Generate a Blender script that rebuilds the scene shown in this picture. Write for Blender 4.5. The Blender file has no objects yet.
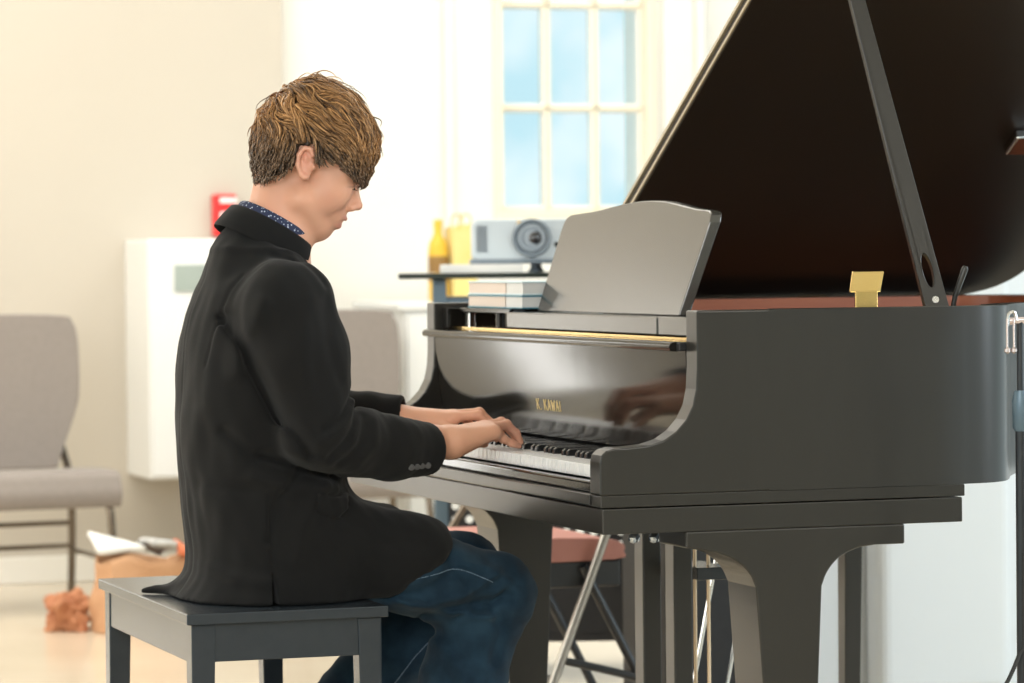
import bpy, bmesh, math, random
import numpy as np
from mathutils import Vector, Matrix
random.seed(7); RNG = np.random.default_rng(7)
SC = bpy.context.scene
COL = SC.collection
PI = math.pi

# ------------------------------------------------------------------ helpers
def tag(o, label=None, cat=None, group=None, kind=None):
    if label: o['label'] = label
    if cat: o['category'] = cat
    if group: o['group'] = group
    if kind: o['kind'] = kind
    return o

def empty(name, loc, label, cat, group=None):
    o = bpy.data.objects.new(name, None); o.empty_display_size = .05
    COL.objects.link(o); o.location = loc
    return tag(o, label, cat, group)

def origin_of(o):
    """world position of an object, everything is built unrotated"""
    return Vector((0, 0, 0)) if o.parent is not None else Vector(o.location)

class MB:
    def __init__(s): s.v = []; s.f = []; s.m = []
    def add(s, vs, fs, mi=0):
        k = len(s.v); s.v += [tuple(map(float, v)) for v in vs]
        s.f += [tuple(i + k for i in f) for f in fs]; s.m += [mi] * len(fs); return s
    def box(s, a, b, mi=0, M=None):
        (x0, y0, z0), (x1, y1, z1) = a, b
        vs = [(x0,y0,z0),(x1,y0,z0),(x1,y1,z0),(x0,y1,z0),(x0,y0,z1),(x1,y0,z1),(x1,y1,z1),(x0,y1,z1)]
        if M is not None: vs = [tuple(M @ Vector(v)) for v in vs]
        return s.add(vs, [(0,3,2,1),(4,5,6,7),(0,1,5,4),(1,2,6,5),(2,3,7,6),(3,0,4,7)], mi)
    def prism(s, poly, axis, t0, t1, mi=0, M=None, mi_side=None):
        """poly in the plane normal to axis: x->(y,z) y->(x,z) z->(x,y)"""
        def P(a, b, t):
            v = {'x': (t, a, b), 'y': (a, t, b), 'z': (a, b, t)}[axis]
            return tuple(M @ Vector(v)) if M is not None else v
        n = len(poly)
        vs = [P(a, b, t0) for a, b in poly] + [P(a, b, t1) for a, b in poly]
        s.add(vs, [tuple(range(n))[::-1], tuple(range(n, 2*n))], mi)
        k = len(s.v) - 2*n
        for i in range(n):
            j = (i + 1) % n
            s.f.append((k+i, k+j, k+n+j, k+n+i)); s.m.append(mi if mi_side is None else mi_side)
        return s
    def tube(s, pts, r, n=10, mi=0, closed=False, flat=None):
        pts = [Vector(p) for p in pts]; N = len(pts)
        rs = r if hasattr(r, '__len__') else [r] * N
        ref = None; rings = []
        for i in range(N):
            if closed: t = pts[(i+1) % N] - pts[i-1]
            else: t = pts[min(i+1, N-1)] - pts[max(i-1, 0)]
            t.normalize()
            if ref is None:
                ref = Vector((0,0,1)) if abs(t.z) < .9 else Vector((1,0,0))
            u = (ref - t * ref.dot(t)).normalized(); w = t.cross(u); ref = u
            q = flat if flat else 1
            rings.append([tuple(pts[i] + u*(rs[i]*math.cos(2*PI*k/n)) + w*(rs[i]*q*math.sin(2*PI*k/n))) for k in range(n)])
        k0 = len(s.v)
        for R in rings: s.v += R
        for i in range(N if closed else N-1):
            j = (i+1) % N
            for k in range(n):
                s.f.append((k0+i*n+k, k0+i*n+(k+1) % n, k0+j*n+(k+1) % n, k0+j*n+k)); s.m.append(mi)
        if not closed:
            s.f.append(tuple(k0+k for k in range(n))[::-1]); s.m.append(mi)
            s.f.append(tuple(k0+(N-1)*n+k for k in range(n))); s.m.append(mi)
        return s
    def lathe(s, prof, c, axis=(0,0,1), n=24, mi=0):
        """prof: list of (radius, height) along axis from c"""
        ax = Vector(axis).normalized(); c = Vector(c)
        ref = Vector((1,0,0)) if abs(ax.x) < .9 else Vector((0,1,0))
        u = (ref - ax*ref.dot(ax)).normalized(); w = ax.cross(u); k0 = len(s.v)
        for r, h in prof:
            r = max(r, 1e-5)
            for k in range(n):
                s.v.append(tuple(c + ax*h + u*(r*math.cos(2*PI*k/n)) + w*(r*math.sin(2*PI*k/n))))
        for i in range(len(prof)-1):
            for k in range(n):
                s.f.append((k0+i*n+k, k0+i*n+(k+1) % n, k0+(i+1)*n+(k+1) % n, k0+(i+1)*n+k)); s.m.append(mi)
        s.f.append(tuple(k0+k for k in range(n))[::-1]); s.m.append(mi)
        e = k0 + (len(prof)-1)*n
        s.f.append(tuple(e+k for k in range(n))); s.m.append(mi)
        return s
    def build(s, name, mats, parent=None, bevel=0, seg=2, smooth=False, angle=35, label=None, kind=None):
        me = bpy.data.meshes.new(name)
        me.from_pydata(s.v, [], s.f); me.validate()
        bm = bmesh.new(); bm.from_mesh(me)
        bmesh.ops.recalc_face_normals(bm, faces=bm.faces); bm.to_mesh(me); bm.free()
        if not isinstance(mats, (list, tuple)): mats = [mats]
        for m in mats: me.materials.append(m)
        if len(mats) > 1 and len(me.polygons) == len(s.m): me.polygons.foreach_set('material_index', s.m)
        o = bpy.data.objects.new(name, me); COL.objects.link(o)
        if smooth:
            me.polygons.foreach_set('use_smooth', [True]*len(me.polygons))
            me.set_sharp_from_angle(angle=math.radians(angle))
        if bevel:
            b = o.modifiers.new('bevel', 'BEVEL'); b.width = bevel; b.segments = seg
            b.limit_method = 'ANGLE'; b.angle_limit = math.radians(40)
        if parent is not None: attach(o, parent)
        if label: o['label'] = label
        if kind: o['kind'] = kind
        return o

def attach(o, parent):
    o.parent = parent
    o.matrix_parent_inverse = Matrix.Translation(-origin_of(parent))

def arc(cx, cy, r, a0, a1, n=8, ry=None):
    ry = r if ry is None else ry
    return [(cx + r*math.cos(math.radians(a0+(a1-a0)*i/n)), cy + ry*math.sin(math.radians(a0+(a1-a0)*i/n))) for i in range(n+1)]

def spline(pts, n=8, closed=False):
    """Catmull-Rom through pts (tuples of any dimension)"""
    P = [np.array(p, float) for p in pts]; N = len(P); out = []
    for i in range(N if closed else N-1):
        p0 = P[(i-1) % N] if (closed or i > 0) else 2*P[0]-P[1]
        p1, p2 = P[i], P[(i+1) % N]
        p3 = P[(i+2) % N] if (closed or i+2 < N) else 2*P[-1]-P[-2]
        for k in range(n):
            t = k/n
            out.append(tuple(.5*((2*p1)+(-p0+p2)*t+(2*p0-5*p1+4*p2-p3)*t*t+(-p0+3*p1-3*p2+p3)*t**3)))
    if not closed: out.append(tuple(P[-1]))
    return out

# ------------------------------------------------------------------ materials
def mat(name, col, rough=.5, metal=0, spec=.5, coat=0, coat_rough=.05, noise=None, bump=None, sheen=0, sss=0, emit=None, trans=0, ior=1.5, alpha=None):
    """noise = (scale, colour2, contrast) ; bump = (scale, strength, distance)"""
    m = bpy.data.materials.new(name); m.use_nodes = True
    nt = m.node_tree; b = nt.nodes['Principled BSDF']
    def S(k, v):
        if k in b.inputs: b.inputs[k].default_value = v
    S('Base Color', (*col, 1)); S('Roughness', rough); S('Metallic', metal); S('Specular IOR Level', spec); S('IOR', ior)
    S('Coat Weight', coat); S('Coat Roughness', coat_rough); S('Sheen Weight', sheen); S('Transmission Weight', trans)
    if sss:
        S('Subsurface Weight', sss); S('Subsurface Radius', (1, .35, .2)); S('Subsurface Scale', .008)
    if emit: S('Emission Color', (*emit[0], 1)); S('Emission Strength', emit[1])
    tc = nt.nodes.new('ShaderNodeTexCoord')
    if noise:
        sc, c2, con = noise
        n = nt.nodes.new('ShaderNodeTexNoise'); n.inputs['Scale'].default_value = sc if not hasattr(sc, '__len__') else 1
        n.inputs['Detail'].default_value = 5
        src = tc.outputs['Object']
        if hasattr(sc, '__len__'):
            mp = nt.nodes.new('ShaderNodeMapping'); mp.inputs['Scale'].default_value = sc
            nt.links.new(src, mp.inputs['Vector']); src = mp.outputs['Vector']
        nt.links.new(src, n.inputs['Vector'])
        r = nt.nodes.new('ShaderNodeValToRGB'); e = r.color_ramp.elements
        e[0].position = .5-con; e[0].color = (*col, 1); e[1].position = .5+con; e[1].color = (*c2, 1)
        nt.links.new(n.outputs['Fac'], r.inputs['Fac']); nt.links.new(r.outputs['Color'], b.inputs['Base Color'])
    if bump:
        sc, st, di = bump
        n = nt.nodes.new('ShaderNodeTexNoise'); n.inputs['Scale'].default_value = sc if not hasattr(sc, '__len__') else 1
        n.inputs['Detail'].default_value = 4
        src = tc.outputs['Object']
        if hasattr(sc, '__len__'):
            mp = nt.nodes.new('ShaderNodeMapping'); mp.inputs['Scale'].default_value = sc
            nt.links.new(src, mp.inputs['Vector']); src = mp.outputs['Vector']
        nt.links.new(src, n.inputs['Vector'])
        bp = nt.nodes.new('ShaderNodeBump'); bp.inputs['Strength'].default_value = st; bp.inputs['Distance'].default_value = di
        nt.links.new(n.outputs['Fac'], bp.inputs['Height']); nt.links.new(bp.outputs['Normal'], b.inputs['Normal'])
    return m

M = {}
M['wall'] = mat('wall_paint', (.80, .78, .72), .8, noise=(1.3, (.82, .80, .75), .3))
M['wall_beige'] = mat('beige_wall_paint', (.53, .485, .415), .8, noise=(1.1, (.56, .515, .445), .3))
M['wall_white'] = mat('white_wall_paint', (.78, .80, .82), .75, noise=(1.7, (.80, .82, .83), .3))
M['trim'] = mat('white_trim_paint', (.82, .80, .74), .45, noise=(4, (.84, .82, .77), .3))
M['muntin'] = mat('cream_window_paint', (.84, .76, .58), .5, noise=(6, (.86, .79, .62), .3))
M['floor'] = mat('polished_floor', (.62, .53, .40), .16, noise=((2, 2, 2), (.68, .59, .46), .25), spec=.5, bump=(3, .03, .02))
M['lacquer'] = mat('black_satin_lacquer', (.018, .016, .013), .30, spec=.5, coat=.15, coat_rough=.15, noise=((30, 6, 6), (.022, .0195, .016), .3), bump=((160, 40, 40), .05, .0006))
M['gloss'] = mat('black_polished_lacquer', (.010, .009, .008), .10, spec=.24, coat=.0, coat_rough=.04, noise=(8, (.013, .012, .010), .3), bump=(5, .04, .004))
M['desk'] = mat('satin_desk_lacquer', (.030, .027, .022), .24, spec=.9, coat=.35, coat_rough=.2, noise=((6, 60, 60), (.036, .032, .027), .3))
M['lid'] = mat('lid_dark_lacquer', (.0095, .0055, .0040), .42, spec=.28, noise=((5, 2, 2), (.0135, .0078, .0055), .35))
M['mahogany'] = mat('mahogany_veneer', (.25, .065, .028), .38, noise=((6, 40, 40), (.33, .10, .045), .25))
M['spruce'] = mat('soundboard_spruce', (.50, .32, .14), .4, noise=((3, 60, 5), (.58, .40, .19), .25))
M['gold'] = mat('gold_painted_iron', (.62, .42, .14), .35, metal=.9, noise=(20, (.68, .47, .18), .3))
M['brass'] = mat('brass', (.80, .58, .24), .22, metal=1, noise=(14, (.72, .50, .18), .25))
M['rod'] = mat('pale_brass_rod', (.85, .66, .46), .35, metal=.6, noise=(14, (.80, .60, .40), .25))
M['chrome'] = mat('chrome', (.75, .75, .74), .16, metal=1, noise=(30, (.68, .68, .68), .3))
M['bluechrome'] = mat('bluish_steel_bolt', (.42, .52, .66), .2, metal=1, noise=(300, (.75, .80, .88), .1))
M['ivory'] = mat('white_key_plastic', (.88, .86, .86), .22, noise=(9, (.90, .89, .89), .3))
M['ebony'] = mat('black_key_plastic', (.012, .012, .012), .25, noise=(30, (.016, .016, .016), .3))
M['felt'] = mat('red_felt', (.22, .03, .02), .9, noise=(60, (.28, .04, .03), .3))
M['bench'] = mat('charcoal_painted_wood', (.024, .031, .040), .22, spec=.5, noise=((30, 8, 30), (.030, .038, .047), .3), bump=((60, 20, 60), .06, .0008))
M['rubber'] = mat('black_rubber', (.02, .02, .02), .7, noise=(30, (.025, .025, .025), .3))
M['black'] = mat('black_plastic', (.014, .014, .016), .5, noise=(20, (.018, .018, .02), .3))
M['blacktube'] = mat('black_enamel_tube', (.012, .014, .018), .28, spec=.6, noise=(20, (.016, .018, .022), .3))

# ------------------------------------------------------------------ camera
cam = bpy.data.cameras.new('camera'); co = bpy.data.objects.new('camera', cam); COL.objects.link(co)
cam.sensor_width = 36; cam.lens = 3458.33/1024*36; cam.clip_start = .1; cam.clip_end = 100
yaw, pit, rol = .3265, -.0237, -.0100
fw = Vector((math.sin(yaw)*math.cos(pit), math.cos(yaw)*math.cos(pit), math.sin(pit)))
rt = Vector((math.cos(yaw), -math.sin(yaw), 0)); up = rt.cross(fw)
r2 = rt*math.cos(rol) + up*math.sin(rol); u2 = -rt*math.sin(rol) + up*math.cos(rol)
co.matrix_world = Matrix(((r2.x, u2.x, -fw.x, -1.9392), (r2.y, u2.y, -fw.y, -5.2858), (r2.z, u2.z, -fw.z, 1.0811), (0,0,0,1)))
cam.dof.use_dof = True; cam.dof.focus_distance = 5.85; cam.dof.aperture_fstop = 5.6
SC.camera = co

# ------------------------------------------------------------------ world and lights
w = bpy.data.worlds.new('sky'); SC.world = w; w.use_nodes = True
nt = w.node_tree; bg = nt.nodes['Background']
tc = nt.nodes.new('ShaderNodeTexCoord'); nz = nt.nodes.new('ShaderNodeTexNoise'); nz.inputs['Scale'].default_value = 34; nz.inputs['Detail'].default_value = 6
cr = nt.nodes.new('ShaderNodeValToRGB'); e = cr.color_ramp.elements
e[0].position = .40; e[0].color = (.56, .78, .84, 1); e[1].position = .62; e[1].color = (.84, .93, .93, 1)
nt.links.new(tc.outputs['Generated'], nz.inputs['Vector']); nt.links.new(nz.outputs['Fac'], cr.inputs['Fac']); nt.links.new(cr.outputs['Color'], bg.inputs['Color'])
bg.inputs['Strength'].default_value = 1.65

def area(name, loc, target, size, power, col=(1,1,1), size_y=None):
    l = bpy.data.lights.new(name, 'AREA'); l.energy = power; l.color = col; l.size = size
    if size_y: l.shape = 'RECTANGLE'; l.size_y = size_y
    o = bpy.data.objects.new(name, l); COL.objects.link(o); o.location = loc
    d = Vector(target) - Vector(loc); o.rotation_euler = d.to_track_quat('-Z', 'Y').to_euler()
    return o

area('back_fill_light', (-.6, 4.1, 3.3), (-.6, 4.1, 0), 3.4, 150, (1, .96, .88), 2.6)  # added area lamp to brighten the back walls and floor, no fitting
area('back_fill_light', (2.4, 4.6, 3.3), (2.4, 4.6, 0), 1.6, 70, (1, .97, .92), 2.0)  # second added lamp for the back walls
area('left_fill_light', (-2.6, 2.2, 1.7), (0, 3.2, 1.0), 2.4, 60, (1, .97, .92), 2.0)  # added area lamp for brightness from the left, the wall there is solid
area('front_key_light', (-3.2, -5.5, 2.7), (0, .6, .9), 2.6, 240, (1, .98, .95), 2.0)  # added soft key from the camera side, not a window
area('partition_fill_light', (4.3, -1.6, 2.0), (1.8, 2.5, .4), 1.8, 160, (.82, .92, 1), 1.8)  # added cool fill to brighten the white partition, not a window
area('floor_fill_light', (-1.7, 4.7, 3.3), (-1.7, 4.9, 0), 2.0, 45, (1, .97, .92), 2.0)  # added fill to brighten the floor that the lacquer reflects, no fitting
area('front_fill_light', (1.8, -4.0, 3.3), (.4, .5, .8), 2.2, 70, (1, .96, .90), 1.8)  # added soft fill aimed at the piano, no fitting above

# ------------------------------------------------------------------ the room
def struct(name, mb, m, **k): 
    o = mb.build(name, m, kind='structure', **k); return o
struct('floor', MB().box((-3.2, -6.7, -.05), (5.0, 6.6, 0)), M['floor'])
struct('ceiling', MB().box((-3.2, -6.7, 3.4), (5.0, 6.6, 3.45)), M['wall'])
struct('wall_left', MB().box((-3.3, -.5, 0), (-3.2, 6.6, 3.4)), M['wall'])
# back wall: beige stretch standing forward on the left, white stretch with the window opening
struct('wall_front', MB().box((-3.2, -6.7, 0), (5.0, -6.6, 3.4)), M['wall'])
struct('wall_back_left', MB().box((-1.60, 6.33, 0), (1.165, 6.6, 3.4)).box((-3.2, 6.33, 0), (-1.86, 6.6, 3.4)).box((-1.86, 6.33, 0), (-1.60, 6.6, .12)).box((-1.86, 6.33, 2.5), (-1.60, 6.6, 3.4)), M['wall_beige'])
M['daylit'] = mat('daylit_frosted_pane', (.8, .85, .88), .5, emit=((1, .98, .94), 9.0), noise=(8, (.86, .9, .92), .3))
win2 = empty('window_2', (-1.73, 6.45, .12), None, None); win2['kind'] = 'structure'
mb = MB()
for a, b in (((-1.86, 6.36, .12), (-1.84, 6.44, 2.5)), ((-1.62, 6.36, .12), (-1.60, 6.44, 2.5)), ((-1.84, 6.36, .12), (-1.62, 6.44, .15)), ((-1.84, 6.36, 2.47), (-1.62, 6.44, 2.5))): mb.box(a, b)
mb.build('window_frame', M['trim'], win2, bevel=.003)
MB().box((-1.84, 6.40, .15), (-1.62, 6.41, 2.47)).build('window_pane', M['daylit'], win2)
wx0, wx1, wz0, wz1 = 1.985, 2.53, 1.257, 2.37
mb = MB().box((1.165, 6.4, 0), (wx0, 6.6, 3.4)).box((wx1, 6.4, 0), (5.0, 6.6, 3.4))
mb.box((wx0, 6.4, 0), (wx1, 6.6, wz0)).box((wx0, 6.4, wz1), (wx1, 6.6, 3.4))
struct('wall_back', mb, M['wall'])
struct('trim_1', MB().box((1.77, 6.365, 0), (1.80, 6.4, 3.4)).box((1.80, 6.385, 0), (1.97, 6.4, 3.4)), M['trim'], bevel=.008)
struct('trim_2', MB().box((2.72, 6.34, 0), (2.75, 6.4, 3.4)).box((2.60, 6.38, 0), (2.72, 6.4, 3.4)), M['trim'], bevel=.008)
struct('baseboard_back', MB().box((-3.2, 6.31, 0), (1.165, 6.33, .09)).box((1.19, 6.38, 0), (1.77, 6.4, .09)), M['trim'], bevel=.004)
# window: casing, sash frame, muntins and one pane per light
win = empty('window_1', (2.26, 6.45, wz0), None, None); win['kind'] = 'structure'
mb = MB()
for a, b in (((wx0-.035, 6.37, wz0-.05), (wx1+.035, 6.4, wz0)), ((wx0-.035, 6.37, wz1), (wx1+.035, 6.4, wz1+.04)),
             ((wx0-.035, 6.37, wz0), (wx0, 6.4, wz1)), ((wx1, 6.37, wz0), (wx1+.035, 6.4, wz1))): mb.box(a, b)
mb.build('window_casing', M['muntin'], win, bevel=.004)
xs = [wx0, (wx0+wx1)/2-.092, (wx0+wx1)/2+.092, wx1]; zs = [wz0, wz0+.365, wz0+.735, wz1]
mb = MB()
for x in xs: mb.box((x-.017, 6.42, wz0), (x+.017, 6.46, wz1))
for z in zs: mb.box((wx0, 6.425, z-.016), (wx1, 6.455, z+.016))
mb.build('window_sash', M['trim'], win, bevel=.004)
mb = MB()
for x in xs: mb.box((x-.006, 6.412, wz0), (x+.006, 6.425, wz1))
for z in zs: mb.box((wx0, 6.412, z-.006), (wx1, 6.4245, z+.006))
mb.build('muntin_bead', M['muntin'], win)
M['pane'] = mat('window_glass', (.9, .97, 1), .02, trans=1, ior=1.02)
MB().box((wx0, 6.438, wz0), (wx1, 6.442, wz1)).build('window_pane', M['pane'], win)
# plain white partition behind the tail of the piano, with a boxed pilaster
struct('wall_right', MB().box((1.385, 2.5, 0), (4.6, 2.56, 2.6)), M['wall_white'])
struct('trim_3', MB().box((1.605, 2.40, 0), (1.965, 2.5, 2.6)), M['wall_white'], bevel=.03, seg=4)
# ------------------------------------------------------------------ the grand piano
W = 1.4926; T = .05
PN = empty('grand_piano', (.75, W/2, 0), 'black grand piano with raised lid that the boy is playing', 'piano')
ZR = .994
# cheeks (arms), profile in x,z
prof = [(.30, ZR), (.172, ZR), (.172, .90), (.170, .865)] + [(.164, .838), (.152, .815), (.134, .796), (.112, .782), (.085, .7745)] \
     + [(.05, .7716), (.026, .7716), (.012, .768), (.003, .760), (0, .748), (0, .694), (.30, .694)]
for y0, y1 in ((0, T), (W-T, W)):
    ck = MB().prism(prof, 'y', y0, y1).build('cheek', M['lacquer'], PN, bevel=.003, seg=3)
    me = ck.data; at = me.attributes.new('bevel_weight_edge', 'FLOAT', 'EDGE')
    for i_, e_ in enumerate(me.edges):
        at.data[i_].value = 0 if all(me.vertices[q].co.x > .29 for q in e_.vertices) else 1
    # keep the smooth curve itself unbevelled along its facets, bevel only the outline edges
    ys = {round(y0, 4), round(y1, 4)}
    for i_, e_ in enumerate(me.edges):
        a_, b_ = (me.vertices[q].co for q in e_.vertices)
        if abs(a_.y-b_.y) > .01: at.data[i_].value = 1 if a_.z < .70 and a_.x < .01 or (a_.z > .99 and a_.x < .2) else 0
    ck.modifiers['bevel'].limit_method = 'WEIGHT'
# rim, plan outline
out = [(.30, 0), (.60, 0)] + spline([(.65, .003), (.71, .014), (.752, .042), (.785, .09), (.83, .17), (.90, .265), (1.00, .36), (1.14, .45), (1.30, .56), (1.43, .74), (1.50, .98), (1.512, 1.22), (1.487, 1.38), (1.455, 1.444), (1.41, 1.475), (1.36, W)], 6) + [(.30, W)]
def offset(path, d):
    P = [np.array(p) for p in path]; res = []
    for i, p in enumerate(P):
        t = P[min(i+1, len(P)-1)] - P[max(i-1, 0)]; t = t/np.linalg.norm(t)
        res.append(tuple(p + d*np.array([-t[1], t[0]])))
    return res
inn = offset(out, T)
mb = MB(); n = len(out)
vs = [(x, y, .694) for x, y in out] + [(x, y, ZR) for x, y in out] + [(x, y, ZR) for x, y in inn] + [(x, y, .694) for x, y in inn]
fs = []; mi = []
for i in range(n-1):
    for k, m_ in ((0, 0), (1, 0), (2, 1), (3, 0)):
        a = k*n; b = ((k+1) % 4)*n
        fs.append((a+i, a+i+1, b+i+1, b+i)); mi.append(m_)
mb.v = vs; mb.f = fs; mb.m = mi
rim = mb.build('rim', [M['lacquer'], M['mahogany']], PN, smooth=True, angle=40)
# top edge bead that catches the light
MB().tube([(x, y, ZR-.001) for x, y in offset(out, .0025)], .0026, 6).build('rim_edge', M['lacquer'], PN, smooth=True)
# soundboard, plate and strings inside
MB().prism(offset(out, T-.002)[:], 'z', .80, .81).build('soundboard', M['spruce'], PN)
pl = offset(out, .09)
MB().prism([(x, y) for x, y in pl], 'z', .845, .862).build('iron_plate', M['gold'], PN, bevel=.003)
mb = MB()
for k in range(60):
    y = .12 + k*.021
    xe = max(x for x, yy in pl if abs(yy-y) < .14) - .08 if k > 8 else .62
    mb.tube([(.36, y, .885), (xe, y+.02, .885)], .0008, 4)
o = mb.build('strings', M['chrome'], PN); o['kind'] = 'stuff'
MB().box((.30, T, .80), (.345, W-T, .93)).build('pin_block', M['mahogany'], PN, bevel=.004)
# under-structure: moulding, key bed, leg beam
MB().prism([(.0015, .0012), (.657, .0012), (.657, W-.0012), (.0015, W-.0012)], 'z', .674, .6938).build('base_moulding', M['lacquer'], PN, bevel=.0015)
kb = MB().box((.004, .0005, .6304), (.652, W-.0005, .6722))
kb.build('key_bed', M['lacquer'], PN, bevel=.002)
MB().box((-.001, T, .676), (.0016, W-T, .6935)).build('key_bed_rail', M['lacquer'], PN, bevel=.003)
MB().box((.014, T, .694), (.034, W-T, .7125)).build('key_slip', M['gloss'], PN, bevel=.004, seg=3)
# legs
def legprof():
    L = [(.150, .6304), (.150, .6035)] + spline([(.206, .594), (.238, .580), (.262, .558), (.274, .534)], 5)
    L += [(.306, .085), (.372, .085)] + spline([(.393, .532), (.404, .556), (.425, .578), (.456, .592), (.490, .597)], 5) + [(.545, .597), (.545, .6304)]
    return L
def make_leg(y0, y1):
    lg = MB().prism(legprof(), 'y', y0, y1).build('leg', M['lacquer'], PN, bevel=.003)
    ym = (y0+y1)/2
    MB().box((.299, y0-.002, .5335), (.3, y0, .534)).build('leg_joint', M['black'], lg) if False else None
    mb = MB().lathe([(.016, 0), (.016, .04), (.024, .045)], (.339, ym, .04))
    mb.lathe([(.030, -.011), (.034, -.006), (.034, .006), (.030, .011)], (.325, ym, .0345), axis=(0,1,0))
    mb.build('caster', M['brass'], lg, smooth=True)
    return lg
make_leg(.0012, .128); make_leg(W-.140, W-.0012)
# rear leg: slim square post under the tail
mb = MB().prism([(.88, 1.06), (1.02, 1.06), (1.02, 1.2), (.88, 1.2)], 'z', .63, .694)
mb.add([(.918,1.085,.06),(.950,1.085,.06),(.950,1.117,.06),(.918,1.117,.06),(.921,1.08,.63),(.961,1.08,.63),(.961,1.12,.63),(.921,1.12,.63)],
       [(0,3,2,1),(4,5,6,7),(0,1,5,4),(1,2,6,5),(2,3,7,6),(3,0,4,7)])
rl = mb.build('leg', M['lacquer'], PN, bevel=.002)
MB().lathe([(.026, -.011), (.030, -.006), (.030, .006), (.026, .011)], (.934, 1.10, .0305), axis=(0,1,0)).lathe([(.012, 0), (.012, .03)], (.934, 1.10, .045)).build('caster', M['brass'], rl, smooth=True)
# cross beam under the soundboard
MB().box((.30, .10, .694), (.36, W-.10, .78)).build('beam', M['black'], PN)
MB().box((.86, .42, .70), (.93, W-.06, .78)).build('beam', M['black'], PN)
# keys
kw = 1.2355/52; y_top = W-.1285
names = 'ABCDEFG'
for i in range(52):
    y1 = y_top - i*kw; y0 = y1 - kw + .0011
    MB().box((.045, y0, .7135), (.196, y1, .735)).build('white_key', M['ivory'], PN, bevel=.0012)
for i in range(51):
    if names[i % 7] in 'ACDFG':
        y = y_top - (i+1)*kw
        MB().prism([(.097, .728), (.196, .728), (.196, .7465), (.104, .7465), (.099, .743)], 'y', y-.0055, y+.0055).build('black_key', M['ebony'], PN, bevel=.001)
for y0, y1 in ((T, .1275), (W-.1275, W-T)):
    MB().box((.036, y0, .694), (.20, y1, .746)).build('key_block', M['gloss'], PN, bevel=.004)
# fallboard with the maker's name, and its folded lip
fp = [(.172, .934), (.1735, .90), (.1765, .865), (.181, .826), (.185, .795), (.188, .772), (.189, .752), (.236, .752), (.236, .775), (.232, .80), (.215, .84), (.200, .88), (.195, .934)]
fb = MB().prism(spline(fp[:7], 4) + fp[7:], 'y', T+.004, W-T-.004).build('fallboard', M['gloss'], PN, smooth=True, angle=30)
lp = spline([(.149, .9275), (.1475, .933), (.150, .9385), (.160, .9415), (.200, .9415)], 4) + [(.200, .928), (.158, .9255)]
MB().prism(lp, 'y', .064, W-.046).build('fallboard_lip', M['gloss'], PN, smooth=True, angle=40)
MB().box((.160, T, .9265), (.185, .066, .9405)).build('lip_hinge', M['black'], PN, bevel=.002)
# lettering
def letters(txt, p0, dy, h, z0):
    S = {'K': [[(0,0),(0,1)], [(.62,1),(.05,.45)], [(.2,.6),(.68,0)]], 'A': [[(0,0),(.35,1),(.7,0)], [(.13,.36),(.57,.36)]],
         'W': [[(0,1),(.22,0),(.45,.8),(.68,0),(.9,1)]], 'I': [[(.1,0),(.1,1)]], '.': [[(.05,0),(.05,.1)]]}
    Wd = {'K': .68, 'A': .7, 'W': .9, 'I': .2, '.': .12}
    mb = MB(); y = p0
    def fx(z):   # fallboard face x at height z
        zz = [q[1] for q in fp[:7]][::-1]; xx = [q[0] for q in fp[:7]][::-1]
        return float(np.interp(z, zz, xx))
    for c in txt:
        if c == ' ': y -= dy*.5; continue
        for st in S[c]:
            for a, b in zip(st, st[1:]):
                p = [(y-q[0]*h, z0+q[1]*h) for q in (a, b)]
                d = np.array(p[1])-np.array(p[0]); d = d/np.linalg.norm(d); nrm = np.array([-d[1], d[0]])*h*.07
                q = [np.array(p[0])-nrm, np.array(p[1])-nrm, np.array(p[1])+nrm, np.array(p[0])+nrm]
                vs = [(fx(z)-.0008, yy, z) for yy, z in q] + [(fx(z)+.0006, yy, z) for yy, z in q]
                mb.add(vs, [(0,1,2,3),(7,6,5,4),(0,4,5,1),(1,5,6,2),(2,6,7,3),(3,7,4,0)])
        y -= Wd[c]*h + dy*.28
    return mb
M['goldleaf'] = mat('gold_lettering', (.75, .58, .25), .35, metal=.7, noise=(60, (.82, .66, .34), .3))
letters('K. KAWAI', .838, .024, .020, .800).build('maker_lettering', M['goldleaf'], fb, label='gold lettering K. KAWAI')
# music shelf, supports, desk
tray = spline([(.262, 1.135), (.235, 1.125), (.210, 1.10), (.2, 1.06)], 4) + [(.2, .256), (.36, .256), (.36, 1.135)]
MB().prism(tray, 'z', .949, .979).build('music_shelf', M['desk'], PN, bevel=.002)
MB().box((.2, T+.002, .949), (.36, .250, .980)).build('music_shelf_end', M['desk'], PN, bevel=.002)
MB().prism([(.205, 1.06), (.205, 1.375), (.36, 1.375), (.36, 1.137), (.262, 1.137), (.235, 1.128)], 'z', .976, .9845).build('book_shelf', M['gloss'], PN, bevel=.0015)
MB().lathe([(.016, 0), (.016, .034)], (.225, 1.155, .9425)).build('shelf_post', M['gloss'], PN, smooth=True)
MB().box((.19, 1.41, .9425), (.30, W-T-.002, .984)).build('shelf_bracket', M['gloss'], PN, bevel=.002)
MB().box((.212, 1.335, .9425), (.226, 1.36, .976)).build('shelf_hinge', M['chrome'], PN, bevel=.002)
MB().box((.205, T+.004, .9415), (.30, W-T-.004, .9465)).build('tuning_rail', M['brass'], PN)
M_desk = None
b = .986; lean = math.atan2(.07, .2); 
top = spline([(1.071, .165), (1.066, .186), (1.045, .196), (.99, .199), (.90, .203), (.78, .213), (.66, .218), (.55, .2145), (.45, .204), (.38, .197), (.33, .194), (.311, .188), (.303, .172)], 4)
dpoly = [(1.061, 0)] + top + [(.311, 0)]
mb = MB(); th = .022
def DP(y, h, t): return (.262 + h*math.sin(lean) + t*math.cos(lean), y, .9805 + h*math.cos(lean) - t*math.sin(lean)*0)
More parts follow.
